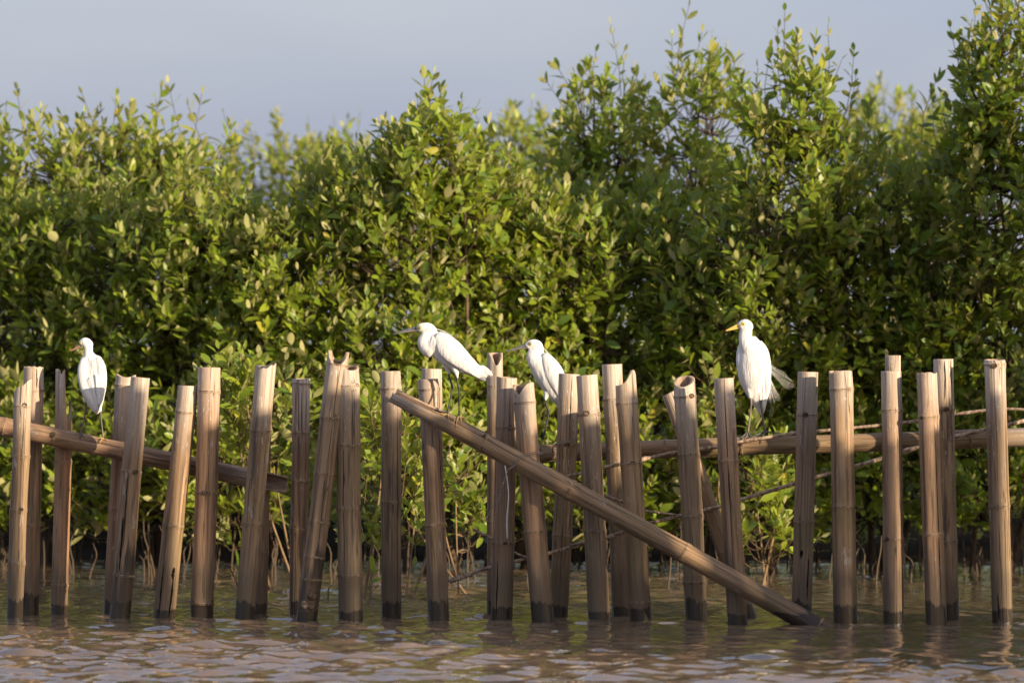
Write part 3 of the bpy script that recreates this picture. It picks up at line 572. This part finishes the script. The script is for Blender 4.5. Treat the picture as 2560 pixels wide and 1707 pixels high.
# --- upright dark-billed egret behind the wire-bound post
b = Bird((1240, 830), .185, .79, (650, 1480), 'upright white egret with dark bill, partly hidden by the pale wire-bound post')
b.body([[(390, 207, 0, 24, 24), (432, 182, 0, 54, 48), (500, 163, 0, 66, 57), (560, 178, 0, 66, 58), (598, 218, 0, 48, 48), (615, 260, 0, 30, 30)],
        [(530, 178, 0, 62, 54), (545, 250, 0, 100, 64), (522, 330, -10, 113, 80), (545, 420, -10, 107, 96), (600, 500, 0, 112, 110)],
        [(480, 320, -5, 66, 66), (560, 385, 0, 142, 108), (652, 500, 0, 178, 138), (732, 620, 0, 180, 150), (792, 740, 0, 162, 140), (852, 860, 0, 126, 110), (902, 960, 0, 80, 74), (950, 1060, 0, 36, 32)],
        [(690, 800, -35, 62, 56), (672, 890, -40, 26, 26), (668, 930, -40, 13, 13)], [(850, 880, 40, 62, 56), (845, 970, 40, 24, 24)]])
for sg in (-1, 1):
    w = b.part('wing', [(650, 300, sg*70, 48, 28), (705, 400, sg*112, 92, 38), (780, 540, sg*138, 122, 42), (845, 690, sg*138, 112, 40), (905, 840, sg*110, 80, 32), (950, 970, sg*75, 42, 22), (975, 1050, sg*55, 12, 9)], ripple=3)
    b.feathers(w, [(700, 540, sg*160), (830, 500, sg*172)], [(915, 985, sg*92), (990, 1010, sg*80)], 20, 7, 6)
b.strands('breast_plume', [[(560+i*14, 470+R_.uniform(-20, 30), -105-i*3), (620+i*13, 570+R_.uniform(-20, 20), -138), (670+i*14+R_.uniform(-10, 10), 680+R_.uniform(-40, 40), -150)] for i in range(9)], 2.5)
b.strands('nape_plume', [[(605, 182, -10), (660, 232, -15), (720, 300, -30), (760, 345, -45)], [(608, 190, 5), (655, 245, 0), (715, 305, -15), (755, 350, -30)]], 4.5)
b.part('upper_mandible', [(405, 190, 0, 26, 22), (360, 188, 0, 18, 16), (250, 225, 0, 12, 11), (170, 252, 0, 6, 6), (125, 266, 0, 2, 2)], BILLD); b.part('lower_mandible', [(415, 212, 0, 20, 18), (360, 214, 0, 14, 13), (250, 240, 0, 8, 8), (130, 267, 0, 2, 2)], BILLP)
b.eye((462, 160, -44), 16, LORE); b.eye((462, 160, 46), 13, None)
b.leg([(667, 905, -40), (680, 990, -40), (712, 1090, -36), (672, 1280, -36), (632, 1462, -36)], [12, 12, 12, 16, 12, 11, 11, 14], LEGD, [[(632, 1465, -36), (612, 1475, -80), (598, 1505, -108)], [(632, 1465, -36), (650, 1480, -85), (680, 1530, -116)], [(632, 1465, -36), (700, 1472, -30), (780, 1478, -30)], [(632, 1465, -36), (640, 1462, 20), (648, 1478, 60)]], TOEO)
b.leg([(846, 960, 40), (870, 1090, 42), (850, 1280, 40), (845, 1455, 30)], [12, 12, 16, 12, 11, 13], LEGD, [[(845, 1458, 30), (830, 1465, -50), (810, 1495, -90)], [(845, 1458, 30), (890, 1462, -20), (950, 1470, -30)], [(845, 1458, 30), (862, 1468, -60), (880, 1500, -95)]], TOEO)

# --- yellow-billed egret on the horizontal pole
b = Bird((1790, 780), .2167, .655, (460, 1390), 'white yellow-billed egret with long wispy plumes, standing on the horizontal pole')
b.body([[(255, 183, -30, 26, 26), (288, 160, -28, 54, 50), (335, 150, -22, 70, 60), (375, 172, -16, 58, 56), (385, 215, -14, 36, 36)],
        [(340, 155, -24, 64, 58), (345, 225, -28, 74, 62), (338, 300, -45, 78, 66), (362, 380, -60, 95, 80), (410, 460, -60, 115, 98)],
        [(455, 275, 0, 55, 50), (432, 350, -10, 125, 95), (430, 430, -18, 162, 118), (432, 520, -20, 178, 130), (435, 630, -10, 190, 136), (440, 745, 0, 182, 132), (452, 850, 15, 152, 116), (468, 960, 30, 105, 90), (492, 1060, 45, 62, 58), (515, 1150, 55, 30, 28), (527, 1205, 60, 9, 9)],
        [(385, 880, -45, 46, 44), (392, 960, -42, 24, 24), (394, 1000, -40, 14, 14)], [(510, 900, -40, 42, 44), (514, 990, -38, 20, 22), (516, 1030, -36, 12, 12)]])
w1 = b.part('wing', [(300, 380, 0, 38, 60), (272, 480, 5, 36, 78), (276, 620, 12, 38, 88), (312, 770, 22, 38, 80), (356, 890, 30, 32, 60), (395, 985, 40, 14, 30)], ripple=2)
w2 = b.part('wing', [(500, 345, 0, 30, 40), (545, 450, -12, 56, 70), (570, 600, -22, 62, 84), (580, 750, -18, 54, 82), (582, 890, -5, 42, 68), (562, 1030, 20, 27, 44), (546, 1165, 40, 8, 14)], ripple=2)
b.feathers(w2, [(545, 660, -112), (600, 640, -95)], [(540, 1130, -20), (560, 1100, -10)], 13, 7, 4)
b.strands('breast_plume', [[(350+i*13, 430+R_.uniform(-20, 30), -128-6*math.sin(i*.35)), (380+i*11, 600+R_.uniform(-30, 30), -143), (405+i*10+R_.uniform(-12, 12), 800+R_.uniform(-80, 80), -120)] for i in range(12)], 2.2)
b.strands('neck_tuft', [[(545, 380, -20), (575, 405+i*5, -15), (590-i, 425+i*8, -10)] for i in range(5)], 3)
cur = []
for i in range(13):
    f = i/12; g = R_.uniform(-6, 6); cur.append([(600, 585+f*90+g, 20+30*f), (690, 650+f*110+g, 30+40*f), (800-20*f, 715+f*140+g, 40+50*f), (935-90*abs(f-.75)-R_.uniform(0, 60), 770+f*125+g, 50+60*f)])
for i in range(30):
    f = i/29; g = R_.uniform(-8, 8); cur.append([(600, 700+f*190, 20+30*(i % 3)), (668-62*f+g, 850+f*110, 40+20*(i % 3)), (745-160*f+g*1.6, 1000+f*70+R_.uniform(-60, 50), 50+20*(i % 3))])
cur.append([(600, 900, 20), (635, 1080, 30), (615, 1170, 30), (625, 1225, 30)])
b.strands('back_plume', cur, 1.5)
b.part('upper_mandible', [(285, 155, -28, 26, 24), (240, 160, -32, 18, 18), (170, 190, -42, 13, 12), (110, 214, -50, 3, 3)], BILLY); b.part('lower_mandible', [(285, 180, -28, 18, 18), (240, 184, -32, 13, 13), (170, 204, -42, 8, 8), (114, 219, -50, 3, 3)], BILLY)
b.part('lore', [(318, 143, -62, 15, 14), (292, 150, -68, 14, 13), (262, 160, -52, 12, 12)], LOREY); b.eye((316, 140, -70), 14, LOREY); b.eye((330, 145, 26), 11, None)
b.leg([(392, 965, -42), (406, 1048, -38), (388, 1220, -34), (368, 1385, -30)], [12, 15, 12, 11, 11, 14], LEGT, [[(368, 1388, -30), (315, 1425, -85), (238, 1482, -112)], [(368, 1388, -30), (345, 1445, -100), (285, 1560, -125)], [(368, 1388, -30), (405, 1435, -95), (465, 1485, -112)], [(368, 1388, -30), (385, 1392, 20), (400, 1402, 60)]], TOED)
b.leg([(514, 985, -36), (518, 1045, -34), (538, 1200, -32), (562, 1376, -30)], [11, 15, 12, 11, 11, 14], LEGT, [[(562, 1380, -30), (480, 1412, -75), (380, 1462, -105)], [(562, 1380, -30), (545, 1430, -100), (512, 1518, -122)], [(562, 1380, -30), (650, 1388, -20), (742, 1396, -20)], [(562, 1380, -30), (568, 1386, 30), (574, 1400, 70)]], TOED)

# ------------------------------------------------------------------ mangroves
def leaf_shape(w, droop, fold, twist):
    """one leaf blade along +y, upper face +z, unit length"""
    ts = np.array([.22, .5, .8]); ws = np.array([.74, 1., .68])*w/2
    v = [(0, 0, 0)]; 
    for t, a in zip(ts, ws):
        z = -droop*t*t; tw = twist*t
        v += [(-a, t, z+fold*a*1.0-tw*a), (0, t, z), (a, t, z+fold*a*1.0+tw*a)]
    v.append((0, 1, -droop)); v = np.array(v)
    tr = [(0, 2, 1), (0, 3, 2)]
    for i in range(2):
        a = 1+i*3; tr += [(a, a+1, a+4), (a, a+4, a+3), (a+1, a+2, a+5), (a+1, a+5, a+4)]
    tr += [(7, 8, 10), (8, 9, 10)]
    return v, np.array(tr)
NV = 18
SHAPES = []; rl = np.random.default_rng(11)
for i in range(NV): SHAPES.append(leaf_shape(rl.uniform(.34, .52), rl.uniform(.02, .28), rl.uniform(.05, .45), rl.uniform(-.25, .25)))
TINTS = np.clip(rl.beta(2.0, 2.6, NV), .02, .9); TINTS[3] = .93; TINTS[9] = .97; ORDER = np.argsort(TINTS)[:-2]
LEAFM = [mesh_np('leaf', SHAPES[i][0], None, SHAPES[i][1], True, {'tint': np.full(11, TINTS[i])}, (LEAF,)) for i in range(NV)]
def unit(a): return a/(np.linalg.norm(a, axis=-1, keepdims=True)+1e-9)
def shoots_to_leaves(base, dirv, length, npairs, r, size=(.068, .112), yellow=0., bias=0.):
    """leaves in opposite pairs up each shoot; returns origin, axis, normal, size, variant arrays"""
    O, D, N, S, V = [], [], [], [], []
    for b, d, l in zip(base, dirv, length):
        d = d/np.linalg.norm(d); a = np.cross(d, (0.3, .9, .2)); a /= np.linalg.norm(a); c = np.cross(d, a); ph = r.uniform(0, 6.28); n = npairs+r.integers(-1, 2); ss = r.uniform(.68, 1.15)
        for i in range(n):
            f = (i+.35)/n; p = b+d*l*(f*.95+.05)
            for sgn in (0, math.pi):
                if r.random() < .1: continue
                az = ph+i*1.57+sgn+r.normal(0, .3); tilt = (1.12-.75*f)+r.normal(0, .25); rad = a*math.cos(az)+c*math.sin(az)
                ax = d*math.cos(tilt)+rad*math.sin(tilt); nn = d*math.sin(tilt)-rad*math.cos(tilt); side = np.cross(ax, nn); tw = r.normal(0, .35)
                nn = nn*math.cos(tw)+side*math.sin(tw)
                O.append(p+rad*.004); D.append(ax); N.append(nn); S.append(ss*r.uniform(*size)*(1.0-.35*max(0, f-.7)/.3)); V.append(int(ORDER[int(len(ORDER)*.9999*r.random()**(2.**-bias))]) if r.random() > .02+yellow else int(r.choice((3, 9))))
        ax = d+r.normal(0, .15, 3); O.append(b+d*l); D.append(ax/np.linalg.norm(ax)); nn = np.cross(ax, r.normal(0, 1, 3)); N.append(nn/np.linalg.norm(nn)); S.append(size[0]*.75); V.append(int(r.integers(NV)))
    return [np.array(x) for x in (O, D, N, S, V)]
def tubes(P, r0, r1, seg=4):
    """many tapered tubes at once; P is (n, m, 3)"""
    n, m, _ = P.shape; T = unit(np.gradient(P, axis=1)); U = unit(np.cross(T, np.array([.31, .9, .17]))); V = np.cross(U, T)
    th = np.linspace(0, 2*np.pi, seg, endpoint=False); R = (np.asarray(r0)[:, None]*(1-np.linspace(0, 1, m))+np.asarray(r1)[:, None]*np.linspace(0, 1, m))
    v = P[:, :, None]+R[:, :, None, None]*(np.cos(th)[None, None, :, None]*U[:, :, None]+np.sin(th)[None, None, :, None]*V[:, :, None])
    idx = np.arange(n*m*seg).reshape(n, m, seg); k = (np.arange(seg)+1) % seg
    q = np.stack([idx[:, :-1], idx[:, :-1][..., k], idx[:, 1:][..., k], idx[:, 1:]], -1).reshape(-1, 4)
    return v.reshape(-1, 3), q
TREES = []; DMUL = 2.2
def crown_spec(blobs, dens, r, leaders=()):
    B, D, Ln = [], [], []
    for (px, py, rx, ry, y, ryd) in blobs:
        k = K(y); c = np.array(W(px, py, y)); R = np.array([rx*k, ryd, ry*k]); vol = R[0]*R[1]*R[2]*4.19
        n = int(dens*(R[0]*R[2]*3.14)*DMUL)
        d = unit(r.normal(0, 1, (n, 3))); d[:, 1] = np.where(r.random(n) < .72, -np.abs(d[:, 1]), d[:, 1]); rr = r.uniform(.25, 1, n)**.45
        lump = 1+.16*np.sin(d[:, 0]*5+px)*np.sin(d[:, 2]*4+py)+.1*np.sin(d[:, 0]*11+d[:, 2]*9)
        p = c+d*rr[:, None]*R*lump[:, None]
        dv = unit(d*np.array([.75, .75, .5])*r.uniform(.3, 1.1, (n, 1))+np.array([0, 0, .85])+r.normal(0, .25, (n, 3)))
        ok = p[:, 2] > .04+.2*r.random(n)**2; B.append(p[ok]); D.append(dv[ok]); Ln.append(r.uniform(.10, .24, ok.sum()))
    for (px, py, y) in leaders:
        e = np.array(W(px, py, y)); l = r.uniform(.28, .48); dv = unit(np.array([r.normal(0, .22), r.normal(0, .2), 1.])); B.append((e-dv*l)[None]); D.append(dv[None]); Ln.append(np.array([l]))
    return np.vstack(B), np.vstack(D), np.concatenate(Ln)
def tree(name, label, blobs, dens, seed, leaders=(), foot=None, stems=4, npairs=4, size=(.068, .112), group='mangroves behind the fence', cat='mangrove', trunk_r=.022, yellow=0., stemmat=None, hero=True, bias=0.):
    r = np.random.default_rng(seed); B, D, Ln = crown_spec(blobs, dens, r, leaders)
    cy = np.mean([b[4] for b in blobs]); cx = np.mean([W(b[0], b[1], b[4])[0] for b in blobs])
    base = np.array(foot if foot is not None else (cx+r.normal(0, .1), cy+.25, -.05 if cy < 8 else .2))
    # main stems reach towards the crown's own height; each shoot hangs on the nearest stem point below it
    P, rs0, rs1, nodes = [], [], [], []
    ztop = B[:, 2].max()
    for i in range(stems):
        t = B[r.choice(np.argsort(-B[:, 2])[:max(6, len(B)//4)])]; s0 = base+np.array([r.normal(0, .10), r.normal(0, .10), 0]); m = (s0+t)/2+np.array([r.normal(0, .12), r.normal(0, .1), .1])
        q = catmull([s0, m, t], 12); P.append(q); rs0.append(trunk_r*r.uniform(.7, 1.1)); rs1.append(trunk_r*.2); nodes.append(q[2:])
    nodes = np.vstack(nodes)
    v1, q1 = tubes(np.array(P), rs0, rs1, 7)
    Q = []
    for b, d, l in zip(B, D, Ln):
        dd = nodes-b; cost = np.linalg.norm(dd, axis=1)+np.clip(dd[:, 2]+.05, 0, None)*2.5; a = nodes[np.argmin(cost)]
        mid = a*.45+b*.55+np.array([0, 0, -.06*np.linalg.norm(a-b)])-d*.03; Q.append(catmull([a, mid, b, b+d*l], 6))
    v2, q2 = tubes(np.array(Q), np.full(len(Q), .0052 if trunk_r > .012 else .003), np.full(len(Q), .0016), 3)
    root = bpy.data.objects.new(name, None); COL.objects.link(root); root.location = base; root.empty_display_size = .2
    tag(root, label, cat, group)
    v = np.vstack([v1, v2])-base
    obj('trunk', mesh_np('trunk', v, np.vstack([q1, q2+len(v1)]), None, True, mats=(stemmat or BARK,)), root)
    TREES.append((root, base, shoots_to_leaves(B, D, Ln, npairs, r, size, yellow, bias), hero))
def lead(n, x0, x1, y0, y1, yd, seed):
    r = random.Random(seed); return [(r.uniform(x0, x1), r.uniform(y0, y1), yd+r.uniform(-.3, .3)) for _ in range(n)]
M = 'mangrove_tree'; DN = 150
# far row, softly out of focus
tree(M, 'pale sunlit mangrove with thin bare tips, behind the egret seen from behind', [(110, 540, 170, 190, 7.3, .7), (-30, 620, 120, 240, 7.4, .6), (300, 540, 170, 195, 7.3, .7)], 130, 1, [(42, 225, 7.3), (205, 235, 7.3), (292, 240, 7.3), (330, 262, 7.3), (250, 275, 7.3), (130, 300, 7.3), (15, 270, 7.3)], bias=1.6)
tree(M, 'broad pale mangrove with curled twig tips, next to the dip in the treetops', [(465, 550, 130, 190, 7.3, .7), (420, 460, 100, 120, 7.3, .6)], 130, 2, [(405, 220, 7.3), (420, 208, 7.3), (505, 235, 7.3), (470, 265, 7.3), (560, 290, 7.3), (390, 250, 7.3)], bias=1.6)
tree(M, 'low distant mangrove filling the dip in the treetops beside the central bush', [(710, 510, 190, 150, 15, 1.), (880, 500, 120, 140, 15.5, .9)], 110, 3, [(690, 285, 15), (770, 300, 15), (835, 300, 15.5), (900, 280, 15.5), (640, 330, 15)], bias=1.5)
tree(M, 'distant yellowish mangrove between the central bush and the tall twin crowns', [(1290, 480, 150, 160, 13, .9)], 120, 4, [(1330, 250, 13), (1290, 285, 13), (1250, 310, 13), (1350, 265, 13)], bias=1.6)
tree(M, 'tall dense mangrove crown with three sky-lit tips, darker of the twin crowns', [(1500, 370, 115, 180, 6.9, .6), (1480, 560, 190, 190, 6.9, .8)], 115, 5, [(1527, 62, 6.9), (1490, 130, 6.9), (1560, 130, 6.9), (1450, 165, 6.9), (1590, 170, 6.9), (1420, 250, 6.9), (1612, 200, 6.9)])
tree(M, 'tall open mangrove crown topped by a single long shoot, lighter of the twin crowns', [(1730, 340, 125, 170, 6.9, .6), (1730, 540, 170, 180, 6.9, .8)], 100, 6, [(1722, 18, 6.9), (1680, 95, 6.9), (1780, 90, 6.9), (1815, 110, 6.9), (1835, 160, 6.9), (1700, 100, 6.9), (1755, 80, 6.9), (1850, 190, 6.9)])
tree(M, 'distant pale mangrove low between the spiky crown and the dark leaning crown', [(2220, 420, 150, 160, 14, .9), (2330, 430, 110, 150, 14, .9)], 110, 7, [(2180, 210, 14), (2290, 225, 14), (2240, 265, 14), (2330, 240, 14)], bias=1.6)
# front row
tree(M, 'low sunlit mangrove hedge behind the broken sliver post', [(60, 790, 190, 300, 6.6, .5), (190, 720, 130, 240, 6.4, .45), (40, 1180, 190, 190, 6.0, .4)], DN, 11, lead(4, 10, 180, 470, 560, 7.4, 1), foot=(-2.7, 6.9, -.05), bias=1.1)
tree(M, 'low sunlit mangrove hedge behind the egret seen from behind', [(320, 800, 190, 300, 6.1, .5), (460, 720, 140, 250, 5.8, .45), (300, 1180, 190, 180, 5.8, .4)], DN, 12, lead(4, 220, 430, 470, 560, 7.2, 2), foot=(-2.0, 6.7, -.05), bias=1.1)
tree(M, 'leafy mangrove hedge behind the leaning post with slanted top', [(590, 800, 180, 290, 5.7, .45), (720, 800, 140, 260, 5.4, .4), (560, 1180, 200, 200, 5.5, .4)], DN, 13, lead(5, 480, 680, 470, 560, 6.6, 3), foot=(-1.4, 6.3, -.05), bias=0.9)
tree(M, 'sharp leaved central mangrove bush rising to a pointed leafy tip', [(1075, 470, 115, 180, 5.4, .4), (1030, 600, 230, 210, 5.4, .5), (830, 640, 110, 210, 5.6, .4), (1010, 1000, 270, 270, 5.2, .4)], 165, 14, [(1085, 185, 5.4), (1105, 232, 5.4), (1155, 250, 5.4), (1060, 245, 5.4), (1190, 290, 5.4), (1015, 300, 5.4), (960, 300, 5.4), (1215, 290, 5.4), (890, 350, 5.4), (1240, 330, 5.4), (780, 400, 5.4), (745, 430, 5.4)], foot=(-.5, 5.6, -.05), stems=6, bias=0.4)
tree(M, 'mangrove bush with glossy leaves behind the dark-billed egret half hidden by a post', [(1310, 760, 170, 280, 5.6, .45), (1200, 640, 120, 230, 5.6, .4), (1290, 1140, 190, 230, 5.2, .4)], DN, 15, lead(5, 1220, 1420, 480, 580, 5.5, 4), foot=(0., 5.8, -.05))
tree(M, 'mangrove bush behind the posts with hooked and round-mouthed tips', [(1580, 780, 180, 300, 5.9, .6), (1440, 760, 130, 260, 5.6, .45), (1570, 1180, 190, 220, 5.5, .45)], DN, 16, lead(6, 1470, 1700, 470, 560, 5.8, 5), foot=(.8, 6., -.05))
tree(M, 'tall mangrove with a spiky upright crown above the yellow-billed egret', [(1995, 330, 105, 150, 5.2, .4), (1990, 520, 190, 200, 5.2, .6), (1880, 830, 200, 300, 5.3, .6), (1740, 760, 130, 260, 5.5, .45), (1880, 1190, 180, 200, 5.3, .45)], 150, 17, [(1962, 28, 5.2), (1945, 70, 5.2), (2070, 62, 5.2), (2040, 92, 5.2), (2105, 150, 5.2), (2135, 128, 5.2), (1895, 170, 5.2), (1925, 120, 5.1), (2000, 90, 5.2), (2140, 190, 5.3), (1880, 230, 5.2)], foot=(1.5, 5.4, -.05), stems=6)
tree(M, 'glossy mangrove bush behind the wide post with chipped top', [(2190, 700, 170, 300, 5.6, .6), (2060, 800, 130, 260, 5.3, .45), (2150, 1140, 200, 220, 5.4, .45)], DN, 18, lead(7, 2130, 2330, 290, 430, 5.6, 6), foot=(2., 5.8, -.05), bias=-0.2)
tree(M, 'dark leaning mangrove crown cut by the sky, behind the post with the pale node cap', [(2545, 260, 115, 260, 4.9, .4), (2500, 560, 160, 230, 5., .6), (2450, 330, 70, 150, 4.9, .35)], 165, 19, [(2480, -20, 4.9), (2440, 20, 4.9), (2400, 90, 4.9), (2375, 70, 4.9), (2345, 190, 4.9), (2420, 150, 4.9), (2330, 230, 5)], foot=(2.75, 5.1, -.05), stems=5, bias=-0.9)
tree(M, 'dark mangrove bush low behind the tall post with cracked top', [(2440, 860, 190, 260, 5.3, .6), (2330, 720, 120, 280, 5.3, .45), (2440, 1160, 190, 200, 5.2, .4)], DN, 20, lead(4, 2340, 2540, 600, 680, 5.3, 7), foot=(2.6, 5.6, -.05), bias=-0.7)
# low leaf clusters close behind the fence
S = 'mangrove_sapling'; GS = 'young mangroves in the water'
tree(S, 'bright young mangrove between the leaning slanted-top post and the slender post', [(650, 1060, 120, 110, 3.4, .25), (600, 990, 70, 70, 3.3, .2)], 120, 31, [(700, 970, 3.4), (740, 990, 3.4), (575, 985, 3.3)], foot=(-1.25, 3.5, -.05), stems=5, group=GS, trunk_r=.009, stemmat=STEMG, yellow=.05, bias=1)
tree(S, 'bright young mangrove with many bare thin stems beside the thickest post', [(985, 1130, 110, 150, 2.6, .22), (1000, 1290, 85, 90, 2.4, .2)], 95, 32, [(935, 1090, 2.5), (1040, 1120, 2.5), (960, 1330, 2.3), (1040, 1330, 2.3)], foot=(-.62, 2.5, -.05), stems=7, group=GS, trunk_r=.008, stemmat=STEMG, yellow=.05, bias=1)
tree(S, 'young mangrove with glossy rosettes behind the plain flat topped post', [(1890, 1220, 80, 110, 4., .25), (1900, 1370, 90, 60, 3.8, .2)], 110, 33, [(1760, 905, 3.6), (1780, 880, 3.6), (1775, 960, 3.6)], foot=(1.2, 4., -.05), stems=5, group=GS, trunk_r=.008, stemmat=STEMG)
tree(S, 'low young mangrove with glossy leaves behind the post with notched top', [(1180, 1330, 60, 60, 3., .2), (1130, 1190, 60, 70, 3.2, .2)], 100, 34, [], foot=(-.3, 3.1, -.05), stems=4, group=GS, trunk_r=.007, stemmat=STEMG)
tree(S, 'thin bare seedling stalk with three upright leaves by the straight thick post', [], 0, 35, [(568, 1235, 1.2)], foot=tuple(W(572, 1520, 1.2)), stems=1, group=GS, npairs=1, trunk_r=.004, stemmat=STEMG, size=(.06, .08), yellow=.5)
tree(S, 'tiny two-leaved seedling just clear of the water', [], 0, 36, [(198, 1445, 1.3)], foot=tuple(W(203, 1505, 1.3)), stems=1, group=GS, npairs=1, trunk_r=.004, stemmat=STEMG, size=(.035, .05), yellow=.4)
# the wood behind, seen only as one dark mass between the nearer crowns
for i, (x0, x1, y, z) in enumerate(((-5, -.8, 8.0, .5), (-1., 5, 7.0, .45), (-5, 5, 9.2, .75), (-5, 5, 12.5, 1.2), (-5.5, 5.5, 17., 1.3))):
    r = np.random.default_rng(90+i); n = int((x1-x0)*(105 if y < 12 else 150)); B = np.stack([r.uniform(x0, x1, n), y+r.normal(0, .5, n), (.25 if z > .55 else .05)+(z+.55*np.sin(r.uniform(0, 6.28, n))*(z > .55))*r.random(n)**.8*1.25], -1)
    TREES.append((None, np.array([0, y, 0.]), shoots_to_leaves(B, unit(np.array([0, -.3, .9])+r.normal(0, .3, (n, 3))), r.uniform(.12, .3, n), 4, r, (.075, .12)), False))
# the wood goes on to the right, nearer the camera
for i, (x, y, z, rx, rz) in enumerate(((3.95, 3.6, 1.5, .75, 1.4), (5.3, 3.9, 1.4, 1., 1.3), (6.9, 3.3, 1.4, 1., 1.3))):
    k = K(y); px = 1280+x/k; py = 853.5-(z-CAMH)/k
    tree(M, 'mangrove of the wood continuing past the dark leaning crown', [(px, py, rx/k, rz/k, y, .8)], 90, 50+i, foot=(x, y+.2, -.05), hero=False)
# --- leaves: those that show largest become objects, the rest one mass on each tree
cell = {}
for ti, (root, base, (O, D, N, S_, V), hero) in enumerate(TREES):
    if not hero: continue
    C = O+D*S_[:, None]*.5; d = C[:, 1]-CAMY; X = 1280+C[:, 0]*FPX/d; Y = 853.5-(C[:, 2]-CAMH)*FPX/d
    for i in np.nonzero((X > 0) & (X < 2560) & (Y > 0) & (Y < 1480))[0]:
        key = (int(X[i]//22), int(Y[i]//22))
        if key not in cell or d[i] < cell[key][0]: cell[key] = (d[i], ti, i)
vis = {}
for d, ti, i in cell.values(): vis.setdefault(ti, []).append((TREES[ti][2][3][i]/d, i))
NLEAF = 0
for ti, (root, base, (O, D, N, S_, V), hero) in enumerate(TREES):
    if root is None: base = base*0
    pick = set(i for _, i in sorted(vis.get(ti, []), reverse=True)[:290]); NLEAF += len(O)
    D = unit(D); side = unit(np.cross(D, N)); N = np.cross(side, D)
    rest = np.array([i not in pick for i in range(len(O))])
    if rest.any():
        vs, ts, tt = [], [], []; n0 = 0
        for v in range(NV):
            ix = np.nonzero(rest & (V == v))[0]
            if not len(ix): continue
            sv, st = SHAPES[v]
            P = O[ix][:, None]+S_[ix][:, None, None]*(sv[None, :, 0:1]*side[ix][:, None]+sv[None, :, 1:2]*D[ix][:, None]+sv[None, :, 2:3]*N[ix][:, None])
            vs.append((P-base).reshape(-1, 3)); ts.append((st[None]+(np.arange(len(ix))*11)[:, None, None]+n0).reshape(-1, 3)); n0 += len(ix)*11
            tt.append(np.repeat(np.clip(TINTS[v]+rng.normal(0, .06, len(ix)), 0, 1), 11))
        o = obj('foliage', mesh_np('foliage', np.vstack(vs), None, np.vstack(ts), True, {'tint': np.concatenate(tt)}, (LEAF,)), root); o['kind'] = 'stuff'
        if root is None: o.name = 'mangrove_wood'; tag(o, 'dense mass of mangrove foliage filling the depth of the wood', 'mangroves', None, 'stuff')
    for i in pick:
        o = bpy.data.objects.new('leaf', LEAFM[V[i]]); COL.objects.link(o); o.parent = root; s = S_[i]
        o.matrix_local = Matrix((tuple(side[i]*s)+(0,), tuple(D[i]*s)+(0,), tuple(N[i]*s)+(0,), (0, 0, 0, 1))).transposed() @ Matrix.Identity(4)
        o.location = O[i]-base
print('leaves', NLEAF, 'objects', len(bpy.data.objects))
# --- aerial roots standing in the water under the mangroves
rr = random.Random(9); RM = []
for i in range(8):
    h = 1.; P = catmull([(0, 0, -.3), (rr.uniform(-.01, .01), 0, .3), (rr.uniform(-.025, .025), rr.uniform(-.02, .02), .7), (rr.uniform(-.035, .035), 0, 1)], 9)
    RM.append(MB().add(loft(P, np.linspace(.0055, .0028, 9), None, 6)).mesh('aerial_root', ROOT))
for i in range(280):
    px = rr.uniform(-40, 2600); y = 3.6+2.7*rr.random()**.6+.6*(px < 800); h = rr.uniform(.10, .36)
    o = obj('aerial_root', RM[i % 8], None, ((px-1280)*K(y), y, -.02)); o.scale = (1, 1, h); o.rotation_euler = (rr.gauss(0, .09), rr.gauss(0, .14), rr.uniform(0, 6.28))
    tag(o, 'thin brown aerial root sticking up from the water under the mangroves', 'root', 'aerial roots under the mangroves')
for i, (px, py, h, y) in enumerate(((600, 1515, .30, .95), (660, 1500, .07, 1.2), (820, 1500, .06, 1.1), (530, 1520, .08, .9), (2160, 1450, .16, 2.6), (2190, 1460, .2, 2.4), (2300, 1430, .2, 3.), (270, 1450, .06, 2.2), (360, 1440, .09, 2.4))):
    y = ybase(py); o = obj('aerial_root', RM[i % 8], None, W(px, py, y)); o.scale = (1, 1, h*1.3); o.rotation_euler = (0, rr.gauss(0, .12), rr.uniform(0, 6.28))
    tag(o, 'thin brown aerial root sticking up from the water under the mangroves', 'root', 'aerial roots under the mangroves')
